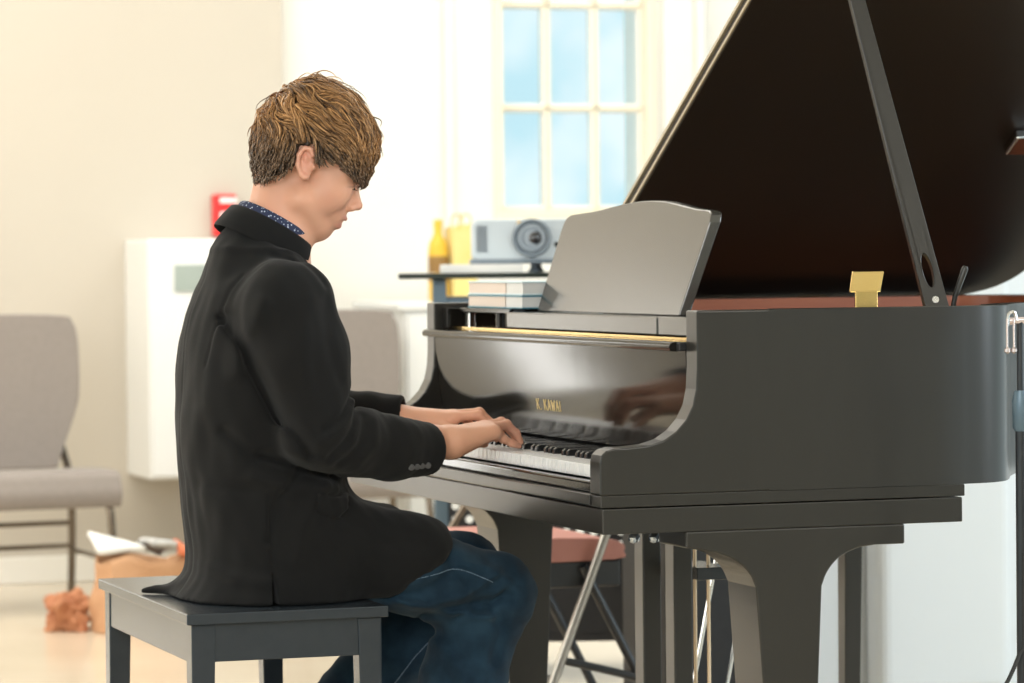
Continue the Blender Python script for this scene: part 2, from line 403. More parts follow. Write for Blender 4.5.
n = len(dpoly)
mb.add([DP(y, h, 0) for y, h in dpoly] + [DP(y, h, th) for y, h in dpoly], [tuple(range(n)), tuple(range(n, 2*n))[::-1]] + [(i, n+i, n+(i+1) % n, (i+1) % n) for i in range(n)])
mb.build('music_desk', M['desk'], PN, bevel=.002)
MB().box((.30, .60, .979), (.34, .66, .988)).box((.315, .615, .985), (.33, .645, 1.06)).build('desk_strut', M['lacquer'], PN, bevel=.002)
# lid, hinged on the far side, thirty degrees open
TH = math.radians(30.3); H0 = Vector((0, W+.004, .9955))
def LP(x, s, t): return (x, H0.y - s*math.cos(TH) + t*math.sin(TH), H0.z + s*math.sin(TH) + t*math.cos(TH))
lo = offset(out, -.012)
lid_out = [(.505, -.006)] + [(.505, W+.012)] + [(.60, W+.012)] + [(x, W - y) for x, y in lo[2:-1] if x > .61]
lid_out = [(.505, -.006), (.505, W+.012), (.60, W+.012)] + [(x, W-y) for x, y in lo if x > .62][:-1] + [(1.36, -.006)]
def slab(poly, t0, t1):
    n = len(poly); mb = MB()
    mb.add([LP(x, s, t0) for x, s in poly] + [LP(x, s, t1) for x, s in poly], [tuple(range(n)), tuple(range(n, 2*n))[::-1]] + [(i, n+i, n+(i+1) % n, (i+1) % n) for i in range(n)])
    return mb
lid = slab(lid_out, 0, .018).build('lid', M['lid'], PN, bevel=.003)
fl = slab([(.507, 0), (.507, W+.012), (.82, W+.012), (.82, 0)], .0195, .036).build('lid_flap', M['lacquer'], PN, bevel=.003)
M['edgeglint'] = mat('lid_edge_glint', (.42, .33, .20), .3, spec=.6, noise=((30, 4, 4), (.50, .40, .26), .3))  # gold reflection along the lid edges, put into the colour of thin strips
slab([(.502, 0), (.502, W+.010), (.506, W+.010), (.506, 0)], .003, .0085).build('edge_glint', M['edgeglint'], lid)
slab([(.502, 0), (.502, W+.010), (.508, W+.010), (.508, 0)], .0245, .031).build('edge_glint', M['edgeglint'], fl)
slab([(1.225, .60), (1.225, .665), (1.275, .665), (1.275, .60)], -.022, -.0005).build('prop_cup', M['chrome'], lid, bevel=.004)
for x in (.62, 1.0, 1.28): MB().tube([(x, W+.006, .999), (x+.07, W+.006, .999)], .0055, 8).build('lid_hinge', M['brass'], PN, smooth=True)
# prop stick with its slot, short prop, latch
A = Vector((.640, .062, .975)); 
sB = .0; 
Bp = Vector((.520, .240, 1.715)); ax = (Bp-A); Ln = ax.length; ax.normalize()
wv = (Vector((1, -.25, 0)) - ax*Vector((1, -.25, 0)).dot(ax)).normalized(); nv = ax.cross(wv)
def half(l): return .0205 - .0100*min(1, l/Ln)
outer = []; inner = []
NL = 48
for k in range(NL):
    a = 2*PI*k/NL
    u, v = math.cos(a), math.sin(a)
    ll = (v*.5+.5)
    s_ = .082 + .030*v; inner.append((u*.0085*(1 if abs(v) < .7 else 1), s_))
    # rounded rectangle of the whole stick
    l = min(max((.082 + (v*2.2*(Ln if v > 0 else .12))), 0), Ln)
    outer.append((half(l)*(max(-1, min(1, u*2.2))), l))
mb = MB()
P3 = lambda q, t: tuple(A + wv*q[0] + ax*q[1] + nv*t)
for t in (-.009, .009): pass
vs = [P3(q, -.009) for q in outer] + [P3(q, .009) for q in outer] + [P3(q, .009) for q in inner] + [P3(q, -.009) for q in inner]
fs = []
for k in range(4):
    a = k*NL; b2 = ((k+1) % 4)*NL
    for i in range(NL):
        j = (i+1) % NL; fs.append((a+i, a+j, b2+j, b2+i))
mb.add(vs, fs)
st = mb.build('lid_prop', M['lacquer'], PN, bevel=.0025)
MB().tube([tuple(A + wv*.0 + ax*.03 - nv*.0105), tuple(A + ax*.03 + nv*.0105)], .006, 12).build('prop_pivot', M['chrome'], st, smooth=True)
MB().tube([(.668, .07, .975), (.672, .065, 1.01), (.684, .05, 1.058), (.685, .049, 1.062)], [.0045, .0045, .006, .004], 10).build('short_prop', M['lacquer'], PN, smooth=True)
mb = MB().box((.480, .050, .955), (.521, .056, 1.022))
mb.add([(.470,.050,1.02),(.526,.050,1.02),(.526,.056,1.02),(.470,.056,1.02),(.487,.075,1.055),(.545,.075,1.055),(.545,.081,1.055),(.487,.081,1.055)],
       [(0,3,2,1),(4,5,6,7),(0,1,5,4),(1,2,6,5),(2,3,7,6),(3,0,4,7)])
mb.build('brass_latch', M['brass'], PN, bevel=.0015, label='brass lid latch plate')
# lyre with pedals
for y0, y1 in ((.785, .832), (.625, .672)):
    pst = MB().prism([(.372, .12), (.409, .12), (.409, .632), (.372, .632)], 'y', y0, y1).build('lyre_post', M['lacquer'], PN, bevel=.003)
mb = MB()
for x, y, z in ((.130, .19, .6075), (.167, .19, .6070)):
    kn = MB().tube([(x, y, .636), (x, y, .612)], .004, 8).lathe([(.004, -.008), (.0085, -.006), (.0100, 0), (.0085, .006), (.004, .008)], (x, y, z), axis=(.3, -.9, .1), n=10)
    kn.build('bed_bolt', M['bluechrome'], PN)
MB().box((.36, .60, .60), (.47, .86, .6304)).build('lyre_block', M['lacquer'], PN, bevel=.003)
MB().box((.36, .56, .07), (.47, .90, .145)).build('pedal_box', M['lacquer'], PN, bevel=.004)
MB().box((.43, .655, .484), (.497, .80, .507)).build('lyre_shelf', M['bench'], PN, bevel=.002)
for x in (.443, .470):
    MB().tube([(x, .70, .14), (x, .70, .62)], .0036, 8).build('pedal_rod', M['rod'], PN, smooth=True)
for y in (.66, .82):
    MB().tube([(.455, y, .12), (.56, y+.0, .63)], .0042, 8).build('lyre_brace', M['chrome'], PN, smooth=True)
for y in (.64, .73, .82):
    MB().prism(spline([(.37, .094), (.30, .092), (.24, .080), (.205, .068)], 4) + spline([(.205, .060), (.25, .070), (.30, .080), (.37, .082)], 4), 'y', y-.014, y+.014).build('pedal', M['brass'], PN, bevel=.002)

# ------------------------------------------------------------------ bench
bx0, bx1, by0, by1, bz = -.600, -.246, .388, 1.107, .4897
BN = empty('piano_bench', ((bx0+bx1)/2, (by0+by1)/2, 0), 'dark charcoal wooden piano bench the boy sits on', 'bench')
MB().box((bx0, by0, bz-.019), (bx1, by1, bz)).build('seat_top', M['bench'], BN, bevel=.002)
mb = MB(); i = .012
for a, b in (((bx0+i, by0+.012, bz-.086), (bx0+i+.02, by1-.012, bz-.019)), ((bx1-i-.02, by0+.012, bz-.086), (bx1-i, by1-.012, bz-.019)),
             ((bx0+i+.02, by0+.014, bz-.084), (bx1-i-.02, by0+.034, bz-.019)), ((bx0+i+.02, by1-.034, bz-.084), (bx1-i-.02, by1-.014, bz-.019))): mb.box(a, b)
mb.build('apron', M['bench'], BN, bevel=.0015)
for sx in (0, 1):
    for sy in (0, 1):
        x = bx0+.010 if sx == 0 else bx1-.010-.042; y = by0+.010 if sy == 0 else by1-.010-.042
        ix = .010 if sx == 0 else 0; jx = 0 if sx == 0 else .010; iy = .010 if sy == 0 else 0; jy = 0 if sy == 0 else .010
        X0, X1, Y0, Y1 = x, x+.042, y, y+.042; z0 = .006
        mb = MB().add([(X0+jx,Y0+jy,z0),(X1-ix,Y0+jy,z0),(X1-ix,Y1-iy,z0),(X0+jx,Y1-iy,z0),(X0,Y0,bz-.019),(X1,Y0,bz-.019),(X1,Y1,bz-.019),(X0,Y1,bz-.019)],
                      [(0,3,2,1),(4,5,6,7),(0,1,5,4),(1,2,6,5),(2,3,7,6),(3,0,4,7)])
        lg = mb.build('leg', M['bench'], BN, bevel=.002)
        MB().box((X0+jx+.004, Y0+jy+.004, 0), (X1-ix-.004, Y1-iy-.004, .007)).build('foot_pad', M['rubber'], lg)
# ------------------------------------------------------------------ books on the piano
M['cover'] = mat('pale_blue_book_cover', (.52, .66, .72), .35, noise=(20, (.60, .73, .78), .3))
M['cover2'] = mat('teal_book_cover', (.06, .22, .30), .35, noise=(20, (.08, .26, .35), .3))
M['pages'] = mat('cream_page_edges', (.72, .60, .52), .8, noise=((3, 3, 900), (.80, .70, .62), .3))
M['pages2'] = mat('white_page_edges', (.70, .70, .68), .8, noise=((3, 3, 900), (.78, .78, .77), .3))
def book(y0, y1, z0, z1, x0, x1, cov, pg, label):
    t = .003
    R = empty('book', ((x0+x1)/2, (y0+y1)/2, z0), label, 'book', 'books stacked on the piano')
    MB().box((x0+.002, y0+.002, z0+t), (x1-.002, y1-.002, z1-t)).build('page_block', pg, R)
    MB().box((x0, y0, z0), (x1, y1, z0+t)).box((x0, y0, z1-t), (x1, y1, z1)).box((x1-.003, y0, z0+t), (x1, y1, z1-t)).build('cover', cov, R, bevel=.001)
zb = .9848
book(1.170, 1.405, zb, zb+.026, .232, .40, M['cover2'], M['pages'], 'lower left cream-edged book lying on the piano beside the music desk')
book(1.066, 1.167, zb, zb+.026, .232, .40, M['cover2'], M['pages2'], 'lower white-edged book of the short pile against the music desk')
book(1.172, 1.408, zb+.0264, zb+.053, .234, .402, M['cover'], M['pages'], 'upper left cream-edged book, pale blue cover, on top of the left pile')
book(1.067, 1.169, zb+.0264, zb+.053, .234, .402, M['cover'], M['pages2'], 'upper white-edged book of the short pile against the music desk')

# ------------------------------------------------------------------ chairs
M['chairfab'] = mat('warm_grey_chair_fabric', (.235, .205, .185), .9, sheen=.1, noise=(60, (.265, .232, .21), .3), bump=(700, .15, .001))
M['chairleg'] = mat('dark_bronze_chair_tube', (.16, .13, .10), .25, metal=.8, noise=(20, (.20, .165, .13), .3))
def rsq(w, h, r, n=5):
    out = []
    for cx, cy, a in ((w/2-r, h/2-r, 0), (-w/2+r, h/2-r, 90), (-w/2+r, -h/2+r, 180), (w/2-r, -h/2+r, 270)):
        out += arc(cx, cy, r, a, a+90, n)
    return out
def banquet_chair(cx, cy, a, label):
    R = empty('banquet_chair', (cx, cy, 0), label, 'chair', 'grey banquet chairs along the wall')
    Mx = Matrix.Translation((cx, cy, 0)) @ Matrix.Rotation(a, 4, 'Z')
    tp = lambda pts: [tuple(Mx @ Vector(p)) for p in pts]
    # seat: waterfall cushion, extruded side profile
    side = spline([(-.225, .40), (-.235, .37), (-.225, .335), (-.19, .325), (.0, .327), (.20, .33), (.215, .35), (.215, .40), (.20, .425), (.0, .437), (-.15, .438), (-.205, .43)], 4, closed=True)
    MB().prism(side, 'x', -.235, .235, M=Mx).build('seat', M['chairfab'], R, bevel=.018, seg=4, smooth=True, angle=50)
    # backrest: rounded top, waisted bottom, leaning back
    bo = spline([(-.15, .43), (-.175, .50), (-.215, .60), (-.234, .68), (-.236, .84), (-.222, .895), (-.19, .916), (0, .922), (.19, .916), (.222, .895), (.236, .84), (.234, .68), (.215, .60), (.175, .50), (.15, .43)], 4)
    mb = MB(); n = len(bo)
    by = lambda z: .205 + (z-.5)*.12
    mb.add(tp([(x, by(z)-.028, z) for x, z in bo] + [(x, by(z)+.028, z) for x, z in bo]), [tuple(range(n)), tuple(range(n, 2*n))[::-1]] + [(i, n+i, n+(i+1) % n, (i+1) % n) for i in range(n)])
    mb.build('backrest', M['chairfab'], R, bevel=.018, seg=4, smooth=True, angle=50)
    for s in (-1, 1):
        MB().tube(tp(spline([(s*.20, -.19, .335), (s*.205, -.205, .30), (s*.212, -.215, .15), (s*.215, -.22, .004)], 4)), .0125, 10).build('leg', M['chairleg'], R, smooth=True)
        MB().tube(tp(spline([(s*.15, .21, .56), (s*.19, .205, .44), (s*.205, .21, .33), (s*.212, .235, .15), (s*.215, .26, .004)], 4)), .0125, 10).build('leg', M['chairleg'], R, smooth=True)
        MB().tube(tp([(s*.212, -.215, .16), (s*.212, .235, .16)]), .008, 8).build('stretcher', M['chairleg'], R, smooth=True)
    for y, z in ((.22, .25), (.232, .175)):
        MB().tube(tp([(-.208, y, z), (.208, y, z)]), .008, 8).build('stretcher', M['chairleg'], R, smooth=True)
    return R
banquet_chair(.090, 5.45, math.radians(5.5), 'grey upholstered banquet chair at the left edge with its seat in view')
banquet_chair(1.143, 5.46, math.radians(0), 'grey upholstered banquet chair whose back shows between the boy and the piano')

# ------------------------------------------------------------------ white wall cabinet, fire alarm
M['enamel'] = mat('white_enamel', (.80, .81, .80), .5, noise=(5, (.83, .84, .83), .3))
M['greygreen'] = mat('grey_green_panel', (.34, .40, .37), .4, noise=(12, (.38, .44, .41), .3))
R = empty('wall_cabinet', (.81, 6.145, .36), 'white box-shaped wall cabinet behind the boy, below the red fire alarm', 'cabinet')
MB().box((.60, 5.975, .36), (1.02, 6.33, 1.16)).build('body', M['enamel'], R, bevel=.006)
MB().box((.608, 5.957, .37), (1.012, 5.975, 1.15)).build('door', M['enamel'], R, bevel=.004)
MB().box((.685, 5.951, .985), (.80, 5.957, 1.075)).build('display_panel', M['greygreen'], R, bevel=.002)
M['red'] = mat('fire_alarm_red', (.62, .02, .02), .35, noise=(10, (.68, .03, .03), .3))
R = empty('fire_alarm', (.95, 6.31, 1.17), 'small red fire alarm box with a white band on the beige wall', 'fire alarm')
MB().prism([(.905, 1.17), (0.985, 1.17), (0.985, 1.315), (.905, 1.315)], 'y', 6.285, 6.33).build('housing', M['red'], R, bevel=.006)
MB().box((.925, 6.276, 1.228), (.98, 6.285, 1.254)).build('pull_handle', M['enamel'], R, bevel=.003)
MB().box((.925, 6.281, 1.285), (.985, 6.285, 1.303)).build('white_marking', M['enamel'], R)

# ------------------------------------------------------------------ sideboard with yellow things
R = empty('sideboard', (1.9, 6.03, 0), 'white sideboard against the back wall carrying the yellow bag and bottle', 'sideboard')
MB().box((1.42, 5.76, .06), (2.35, 6.30, .915)).build('body', M['enamel'], R)
MB().box((1.40, 5.74, .915), (2.37, 6.31, .94)).build('top', M['enamel'], R, bevel=.004)
for i in range(2): 
    d = MB().box((1.43+i*.46, 5.745, .08), (1.875+i*.46, 5.76, .90)).build('door', M['enamel'], R, bevel=.003)
    MB().box((1.85+i*.05, 5.73, .5), (1.86+i*.05, 5.745, .62)).build('handle', M['chrome'], d, bevel=.002)
MB().box((1.44, 5.80, 0), (2.33, 6.28, .06)).build('plinth', M['black'], R)
M['yellow'] = mat('golden_yellow', (.72, .42, .03), .4, noise=(12, (.80, .54, .06), .25))
M['paleyellow'] = mat('pale_yellow_paper', (.80, .63, .20), .6, noise=(9, (.85, .72, .34), .3), bump=(12, .4, .01))
M['umber'] = mat('brown_label', (.20, .11, .03), .5, noise=(22, (.34, .19, .05), .3))
R = empty('bottle', (1.575, 5.86, .94), 'tall golden yellow bottle with a brown label at the left end of the sideboard', 'bottle')
MB().lathe([(.028, 0), (.034, .01), (.034, .17), (.030, .20), (.016, .225), (.014, .25)], (1.575, 5.86, .94)).build('body', M['yellow'], R, smooth=True)
MB().lathe([(.0155, 0), (.0155, .03)], (1.575, 5.86, 1.188)).build('cap', M['yellow'], R, smooth=True)
MB().lathe([(.0345, 0), (.0345, .085)], (1.575, 5.86, 1.01)).build('label_band', M['umber'], R, smooth=True)
R = empty('gift_bag', (1.655, 5.86, .94), 'pale yellow paper gift bag beside the golden bottle', 'gift bag')
mb = MB(); a = .042; 
mb.add([(1.617,5.82,.94),(1.70,5.82,.94),(1.70,5.90,.94),(1.617,5.90,.94),(1.612,5.815,1.195),(1.698,5.815,1.205),(1.698,5.905,1.20),(1.612,5.905,1.19)],
       [(0,3,2,1),(0,1,5,4),(1,2,6,5),(2,3,7,6),(3,0,4,7)])
o = mb.build('bag', M['paleyellow'], R); sm = o.modifiers.new('thick', 'SOLIDIFY'); sm.thickness = .002
for y in (5.815, 5.905):
    MB().tube(spline([(1.635, y, 1.185), (1.64, y, 1.225), (1.66, y, 1.235), (1.675, y, 1.225), (1.68, y, 1.185)], 4), .0025, 6).build('handle', M['yellow'], R, smooth=True)

# ------------------------------------------------------------------ projector cart
M['glassblack'] = mat('dark_tinted_glass', (.018, .026, .022), .12, spec=.6, noise=(6, (.022, .030, .026), .3))
M['steelblue'] = mat('blue_grey_steel', (.10, .15, .19), .35, metal=.3, noise=(9, (.12, .175, .22), .3))
R = empty('projector_cart', (.99, 3.37, 0), 'black steel projector cart with a dark glass top behind the piano', 'cart')
MB().box((.633, 3.10, 1.034), (1.33, 3.64, 1.048)).build('glass_top', M['glassblack'], R, bevel=.002)
MB().box((.735, 3.18, .945), (1.27, 3.58, .985)).build('shelf', M['steelblue'], R, bevel=.003)
for x in (.720, 1.250):
    for y in (3.17, 3.56):
        MB().box((x, y, .09), (x+.035, y+.035, 1.034)).build('post', M['blacktube'] if x > 1 else M['steelblue'], R, bevel=.004)
        MB().lathe([(.020, -.012), (.024, -.006), (.024, .006), (.020, .012)], (x+.018, y+.018, .0245), axis=(0,1,0)).lathe([(.022, 0), (.03, .012), (.03, .03), (.02, .045)], (x+.018, y+.018, .045)).build('caster', M['black'], R, smooth=True)
MB().box((.725, 3.18, .10), (1.28, 3.58, .125)).build('bottom_shelf', M['black'], R, bevel=.003)
# perforated side panel: plate with rows of round holes
def perforated(x0, x1, z0, z1, y, nx, nz, r, t=.002):
    mb = MB(); dx = (x1-x0)/nx; dz = (z1-z0)/nz; K = 12
    for i in range(nx):
        for j in range(nz):
            cx = x0+(i+.5)*dx; cz = z0+(j+.5)*dz
            for yy in (y, y+t):
                ring = []; sq = []
                for k in range(K):
                    a = 2*PI*(k+.5)/K; u, v = math.cos(a), math.sin(a); m_ = max(abs(u), abs(v))
                    ring.append((cx+r*u, yy, cz+r*v)); sq.append((cx+dx/2*u/m_, yy, cz+dz/2*v/m_))
                mb.add(ring+sq, [(k, (k+1) % K, K+(k+1) % K, K+k) for k in range(K)])
    return mb
MB_ = perforated(.755, 1.25, .33, .47, 3.175, 14, 4, .0105)
MB_.box((.755, 3.175, .125), (1.25, 3.177, .33)).box((.755, 3.175, .47), (1.25, 3.177, .62))
MB_.build('perforated_panel', M['black'], R)
MB().tube([(.70, 3.13, .30), (.86, 3.13, .56)], .010, 10).build('brace', M['chairleg'], R, smooth=True)
M['projbody'] = mat('pale_grey_plastic', (.50, .56, .60), .4, noise=(14, (.54, .60, .64), .3))
M['projdark'] = mat('mid_grey_plastic', (.17, .21, .25), .4, noise=(14, (.20, .24, .28), .3))
M['projmid'] = mat('grey_lens_barrel', (.28, .33, .38), .4, noise=(14, (.31, .36, .41), .3))
M['lensglass'] = mat('dark_lens', (.008, .010, .014), .05, spec=1, noise=(20, (.012, .014, .02), .3))
R = empty('projector', (1.0, 3.33, 1.05), 'pale grey projector with a big round lens standing on the cart', 'projector')
sh = rsq(.365, .108, .018)
pb = MB().prism([(1.005+a, 1.131+b) for a, b in sh], 'y', 3.18, 3.45).build('body', M['projbody'], R, bevel=.006, seg=3, smooth=True, angle=50)
MB().box((.818, 3.175, 1.070), (1.19, 3.455, 1.083)).build('skirt', M['projdark'], R, bevel=.004)
lens = MB().lathe([(.030, .012), (.048, .012), (.050, .006), (.050, -.006), (.046, -.010), (.040, -.006), (.036, .004), (.030, .012)], (.974, 3.178, 1.136), axis=(0,1,0), n=32).build('lens_ring', M['projdark'], R, smooth=True)
MB().lathe([(.036, 0), (.034, -.004), (.027, -.004), (.026, .002), (.021, .002), (.020, -.004)], (.974, 3.175, 1.136), axis=(0,1,0), n=28).build('lens_barrel', M['projmid'], lens, smooth=True)
MB().lathe([(.018, .002), (.014, -.003), (.006, -.006), (0, -.0065)], (.982, 3.172, 1.136), axis=(0,1,0), n=24).build('lens_glass', M['lensglass'], lens, smooth=True)
MB().lathe([(.0065, 0), (.006, -.003)], (1.038, 3.18, 1.119), axis=(0,1,0), n=14).build('sensor', M['lensglass'], R)
MB().box((.938, 3.177, 1.171), (.950, 3.181, 1.180)).build('badge', M['brass'], R)
mb = MB()
for k in range(7): mb.box((.834+k*.004, 3.1775, 1.10), (.836+k*.004, 3.181, 1.168))
mb.build('vent', M['projdark'], R)
for x in (.98, 1.15):
    MB().lathe([(.012, 0), (.014, .004), (.008, .010), (.008, .024)], (x, 3.22, 1.0485)).build('foot', M['projdark'], R, smooth=True)
MB().lathe([(.012, 0), (.014, .004), (.008, .010), (.008, .024)], (1.0, 3.42, 1.0485)).build('foot', M['projdark'], R, smooth=True)
M['paper'] = mat('white_paper', (.80, .80, .78), .8, noise=(8, (.84, .84, .82), .3))
MB_ = MB()
for k in range(6):
    a = random.uniform(-.05, .05); Mx = Matrix.Translation((.845, 3.14, 1.0485+.0036*k)) @ Matrix.Rotation(a, 4, 'Z')
    MB_.box((-.105, -.035, 0), (.105, .075, .0034), M=Mx)
tag(MB_.build('paper_stack', M['paper']), 'low stack of white papers lying on the glass top in front of the projector', 'papers')

def spin(o, pivot, a):
    Rm = Matrix.Rotation(a, 4, 'Z'); p = Vector(pivot)
    o.location = p + Rm @ (Vector(o.location) - p); o.rotation_euler = (0, 0, a)
for o in list(COL.objects):
    if o.parent is None and o.name.split('.')[0] in ('projector_cart', 'projector', 'paper_stack'): spin(o, (.633, 3.10, 0), -.30); o.location.x -= .035
# ------------------------------------------------------------------ folding chair with a pink seat
M['satin'] = mat('satin_steel_tube', (.42, .40, .36), .3, metal=.9, noise=(30, (.36, .34, .31), .3))
M['pink'] = mat('dusty_pink_vinyl', (.50, .21, .17), .6, noise=(20, (.55, .245, .20), .3), bump=(200, .1, .001))
R = empty('folding_chair', (.53, 2.1, 0), 'folding chair with a dusty pink padded seat behind the piano legs', 'chair')
sp = spline([(.30, .44), (.31, .458), (.36, .463), (.52, .465), (.70, .460), (.755, .448), (.76, .43), (.74, .412), (.5, .410), (.33, .412), (.303, .42)], 4, closed=True)
MB().prism(sp, 'y', 1.92, 2.31).build('seat', M['pink'], R, bevel=.012, seg=3, smooth=True, angle=50)
MB().box((.56, 1.925, .352), (.752, 2.30, .411)).build('seat_frame', M['blacktube'], R, bevel=.004)
for y in (1.90, 2.33):
    MB().tube(spline([(.525, y, .012), (.582, y, .145), (.707, y, .464), (.80, y, .70), (.835, y, .80)], 5), .0105, 12).build('leg', M['satin'], R, smooth=True)
    MB().tube(spline([(.66, y+(.02 if y < 2 else -.02), .40), (.78, y+(.02 if y < 2 else -.02), .17), (.86, y+(.02 if y < 2 else -.02), .012)], 5), .0105, 12).build('leg', M['blacktube'], R, smooth=True)
MB().tube([(.585, 1.90, .150), (.585, 2.33, .150)], .009, 10).build('crossbar', M['blacktube'], R, smooth=True)
MB().tube(spline([(.60, 1.915, .195), (.70, 1.915, .170), (.79, 1.915, .145)], 4), .009, 10).build('crossbar', M['blacktube'], R, smooth=True)
MB().prism(spline([(.80, .66), (.815, .66), (.85, .80), (.865, .86), (.85, .865), (.835, .81)], 4, closed=True), 'y', 1.91, 2.32).build('backrest', M['pink'], R, bevel=.008, smooth=True, angle=50)
# ------------------------------------------------------------------ black equipment case
M['tolex'] = mat('black_tolex', (.012, .012, .013), .65, noise=(40, (.018, .018, .019), .3), bump=(300, .3, .001))
R = empty('equipment_case', (1.09, 2.30, 0), 'tall black equipment case standing on the floor behind the pedal lyre', 'case')
MB().box((.955, 2.17, .03), (1.32, 2.46, .66)).build('body', M['tolex'], R, bevel=.008, seg=3)
for x in (.985, 1.29):
    for y in (2.20, 2.43):
        MB().lathe([(.016, 0), (.018, .03)], (x, y, 0)).build('foot', M['rubber'], R)
for x in (.955, 1.32):
    for z in (.03, .66):
        MB().box((x-.012 if x < 1 else x-.03, 2.166, z-.004 if z < .1 else z-.03), (x+.03 if x < 1 else x+.012, 2.176, z+.03 if z < .1 else z+.004)).build('corner_guard', M['blacktube'], R, bevel=.003)
MB().tube(spline([(1.08, 2.165, .52), (1.09, 2.14, .52), (1.18, 2.14, .52), (1.19, 2.165, .52)], 4), .008, 8).build('handle', M['rubber'], R, smooth=True)

# ------------------------------------------------------------------ paper bag on the floor
M['kraft'] = mat('brown_kraft_paper', (.50, .27, .14), .8, noise=(9, (.60, .35, .20), .3), bump=(14, .6, .02))
M['kraft2'] = mat('crumpled_brown_paper', (.36, .13, .06), .8, noise=(14, (.52, .24, .12), .25), bump=(20, .8, .02))
bgx, bgy = .275, 4.70
R = empty('paper_bag', (bgx, bgy, 0), 'brown paper bag with papers sticking out, on the floor behind the bench', 'paper bag')
Mx = Matrix.Translation((bgx, bgy, 0)) @ Matrix.Rotation(math.radians(12), 4, 'Z')
mb = MB(); NX = 10; rows = 9
def bagring(z):
    k = z/.25; out = []
    pts = [(-.125, -.07), (-.06, -.085), (.0, -.08), (.07, -.086), (.125, -.07), (.115, 0), (.125, .07), (.0, .08), (-.125, .07), (-.13, 0)]
    for i, (x, y) in enumerate(pts):
        q = 1 - .06*k + .05*math.sin(i*2.3+z*21) + .03*math.sin(i*5.1+z*50)
        out.append(tuple(Mx @ Vector((x*q, y*q*(1+.2*math.sin(z*17+i)), z*.86*(1+.07*math.sin(i*1.9)) ))))
    return out
rings = [bagring(.002+.25*j/rows) for j in range(rows+1)]
vs = [v for r_ in rings for v in r_]; n = 10
mb.add(vs, [(j*n+i, j*n+(i+1) % n, (j+1)*n+(i+1) % n, (j+1)*n+i) for j in range(rows) for i in range(n)] + [tuple(range(n))[::-1]])
o = mb.build('bag', M['kraft'], R, smooth=True, angle=30); sm = o.modifiers.new('thick', 'SOLIDIFY'); sm.thickness = .002
def sheet_box(name, c, size, rot, m, label, cat='papers', group=None):
    Q = Matrix.Translation(c) @ Matrix.Rotation(rot[2], 4, 'Z') @ Matrix.Rotation(rot[1], 4, 'Y') @ Matrix.Rotation(rot[0], 4, 'X')
    s_ = Vector(size)/2
    nx, ny = 8, 4
    mb = MB(); g = []
    for j in range(ny+1):
        for i in range(nx+1):
            x = -s_.x + 2*s_.x*i/nx; y = -s_.y + 2*s_.y*j/ny
            g.append(tuple(Q @ Vector((x, y, .012*math.sin(x*22+j*.8)))))
    mb.add(g, [(j*(nx+1)+i, j*(nx+1)+i+1, (j+1)*(nx+1)+i+1, (j+1)*(nx+1)+i) for j in range(ny) for i in range(nx)])
    o = mb.build(name, m, smooth=True); sm = o.modifiers.new('thick', 'SOLIDIFY'); sm.thickness = size[2]
    return tag(o, label, cat, group)
M['redprint'] = mat('orange_red_print', (.60, .12, .05), .6, noise=(22, (.72, .24, .10), .3))
M['greyprint'] = mat('grey_printed_paper', (.38, .38, .38), .7, noise=(30, (.62, .62, .60), .2))
sheet_box('magazine', (.205, 4.69, .262), (.14, .13, .016), (math.radians(10), math.radians(8), .1), M['paper'], 'white magazine lying on top in the open brown paper bag')
sheet_box('newspaper', (.325, 4.67, .258), (.075, .12, .016), (math.radians(-10), math.radians(16), .15), M['greyprint'], 'grey printed newspaper sticking out of the brown paper bag')
sheet_box('leaflet', (.398, 4.65, .240), (.05, .08, .012), (math.radians(20), math.radians(30), .2), M['redprint'], 'orange-red leaflet sticking out at the right of the paper bag')
# crumpled paper beside the bag
bm = bmesh.new(); bmesh.ops.create_icosphere(bm, subdivisions=4, radius=1)
for v in bm.verts:
    d = v.co.normalized(); s_ = 1
    for k, (fx, am) in enumerate(((3.1, .42), (6.3, .24), (11, .12))):
        s_ += am*(abs(math.sin(d.x*fx+k*1.7)*math.cos(d.y*fx*1.2+k)+math.sin(d.z*fx+2*k))-.55)
    v.co = Vector((d.x*.055*s_, d.y*.05*s_, max(d.z*.06*s_, -.045)))
me = bpy.data.meshes.new('crumpled_paper'); bm.to_mesh(me); bm.free(); me.materials.append(M['kraft2'])
o = bpy.data.objects.new('crumpled_paper', me); COL.objects.link(o); o.location = (.078, 4.78, .0455)
tag(o, 'crumpled reddish brown paper on the floor at the left of the paper bag', 'paper')

# ------------------------------------------------------------------ microphone stand at the right edge
mx, my = .634, -.25
R = empty('microphone_stand', (mx, my, 0), 'black microphone stand with a chrome boom at the right edge, in front of the piano', 'microphone stand')
MB().tube([(mx, my, .03), (mx, my, .82)], .0085, 14).build('pole', M['blacktube'], R, smooth=True)
MB().lathe([(.010, 0), (.013, .006), (.0135, .05), (.010, .066)], (mx, my, .795)).build('clutch', M['steelblue'], R, smooth=True)
MB().tube([(mx, my, .82), (mx, my, .972)], .0055, 12).build('inner_tube', M['blacktube'], R, smooth=True)
M['pinkchrome'] = mat('warm_chrome', (.80, .66, .64), .2, metal=.8, noise=(30, (.86, .74, .72), .3))
MB().tube([(mx-.021, my, .9735), (mx+.36, my, .985)], .006, 12).build('boom', M['pinkchrome'], R, smooth=True)
mb = MB().tube(spline([(mx-.024, my-.004, .966), (mx-.022, my-.004, .985), (mx-.012, my-.004, .988), (mx-.009, my-.004, .975)], 4), .0026, 8)
mb.build('hook', M['chrome'], R, smooth=True)
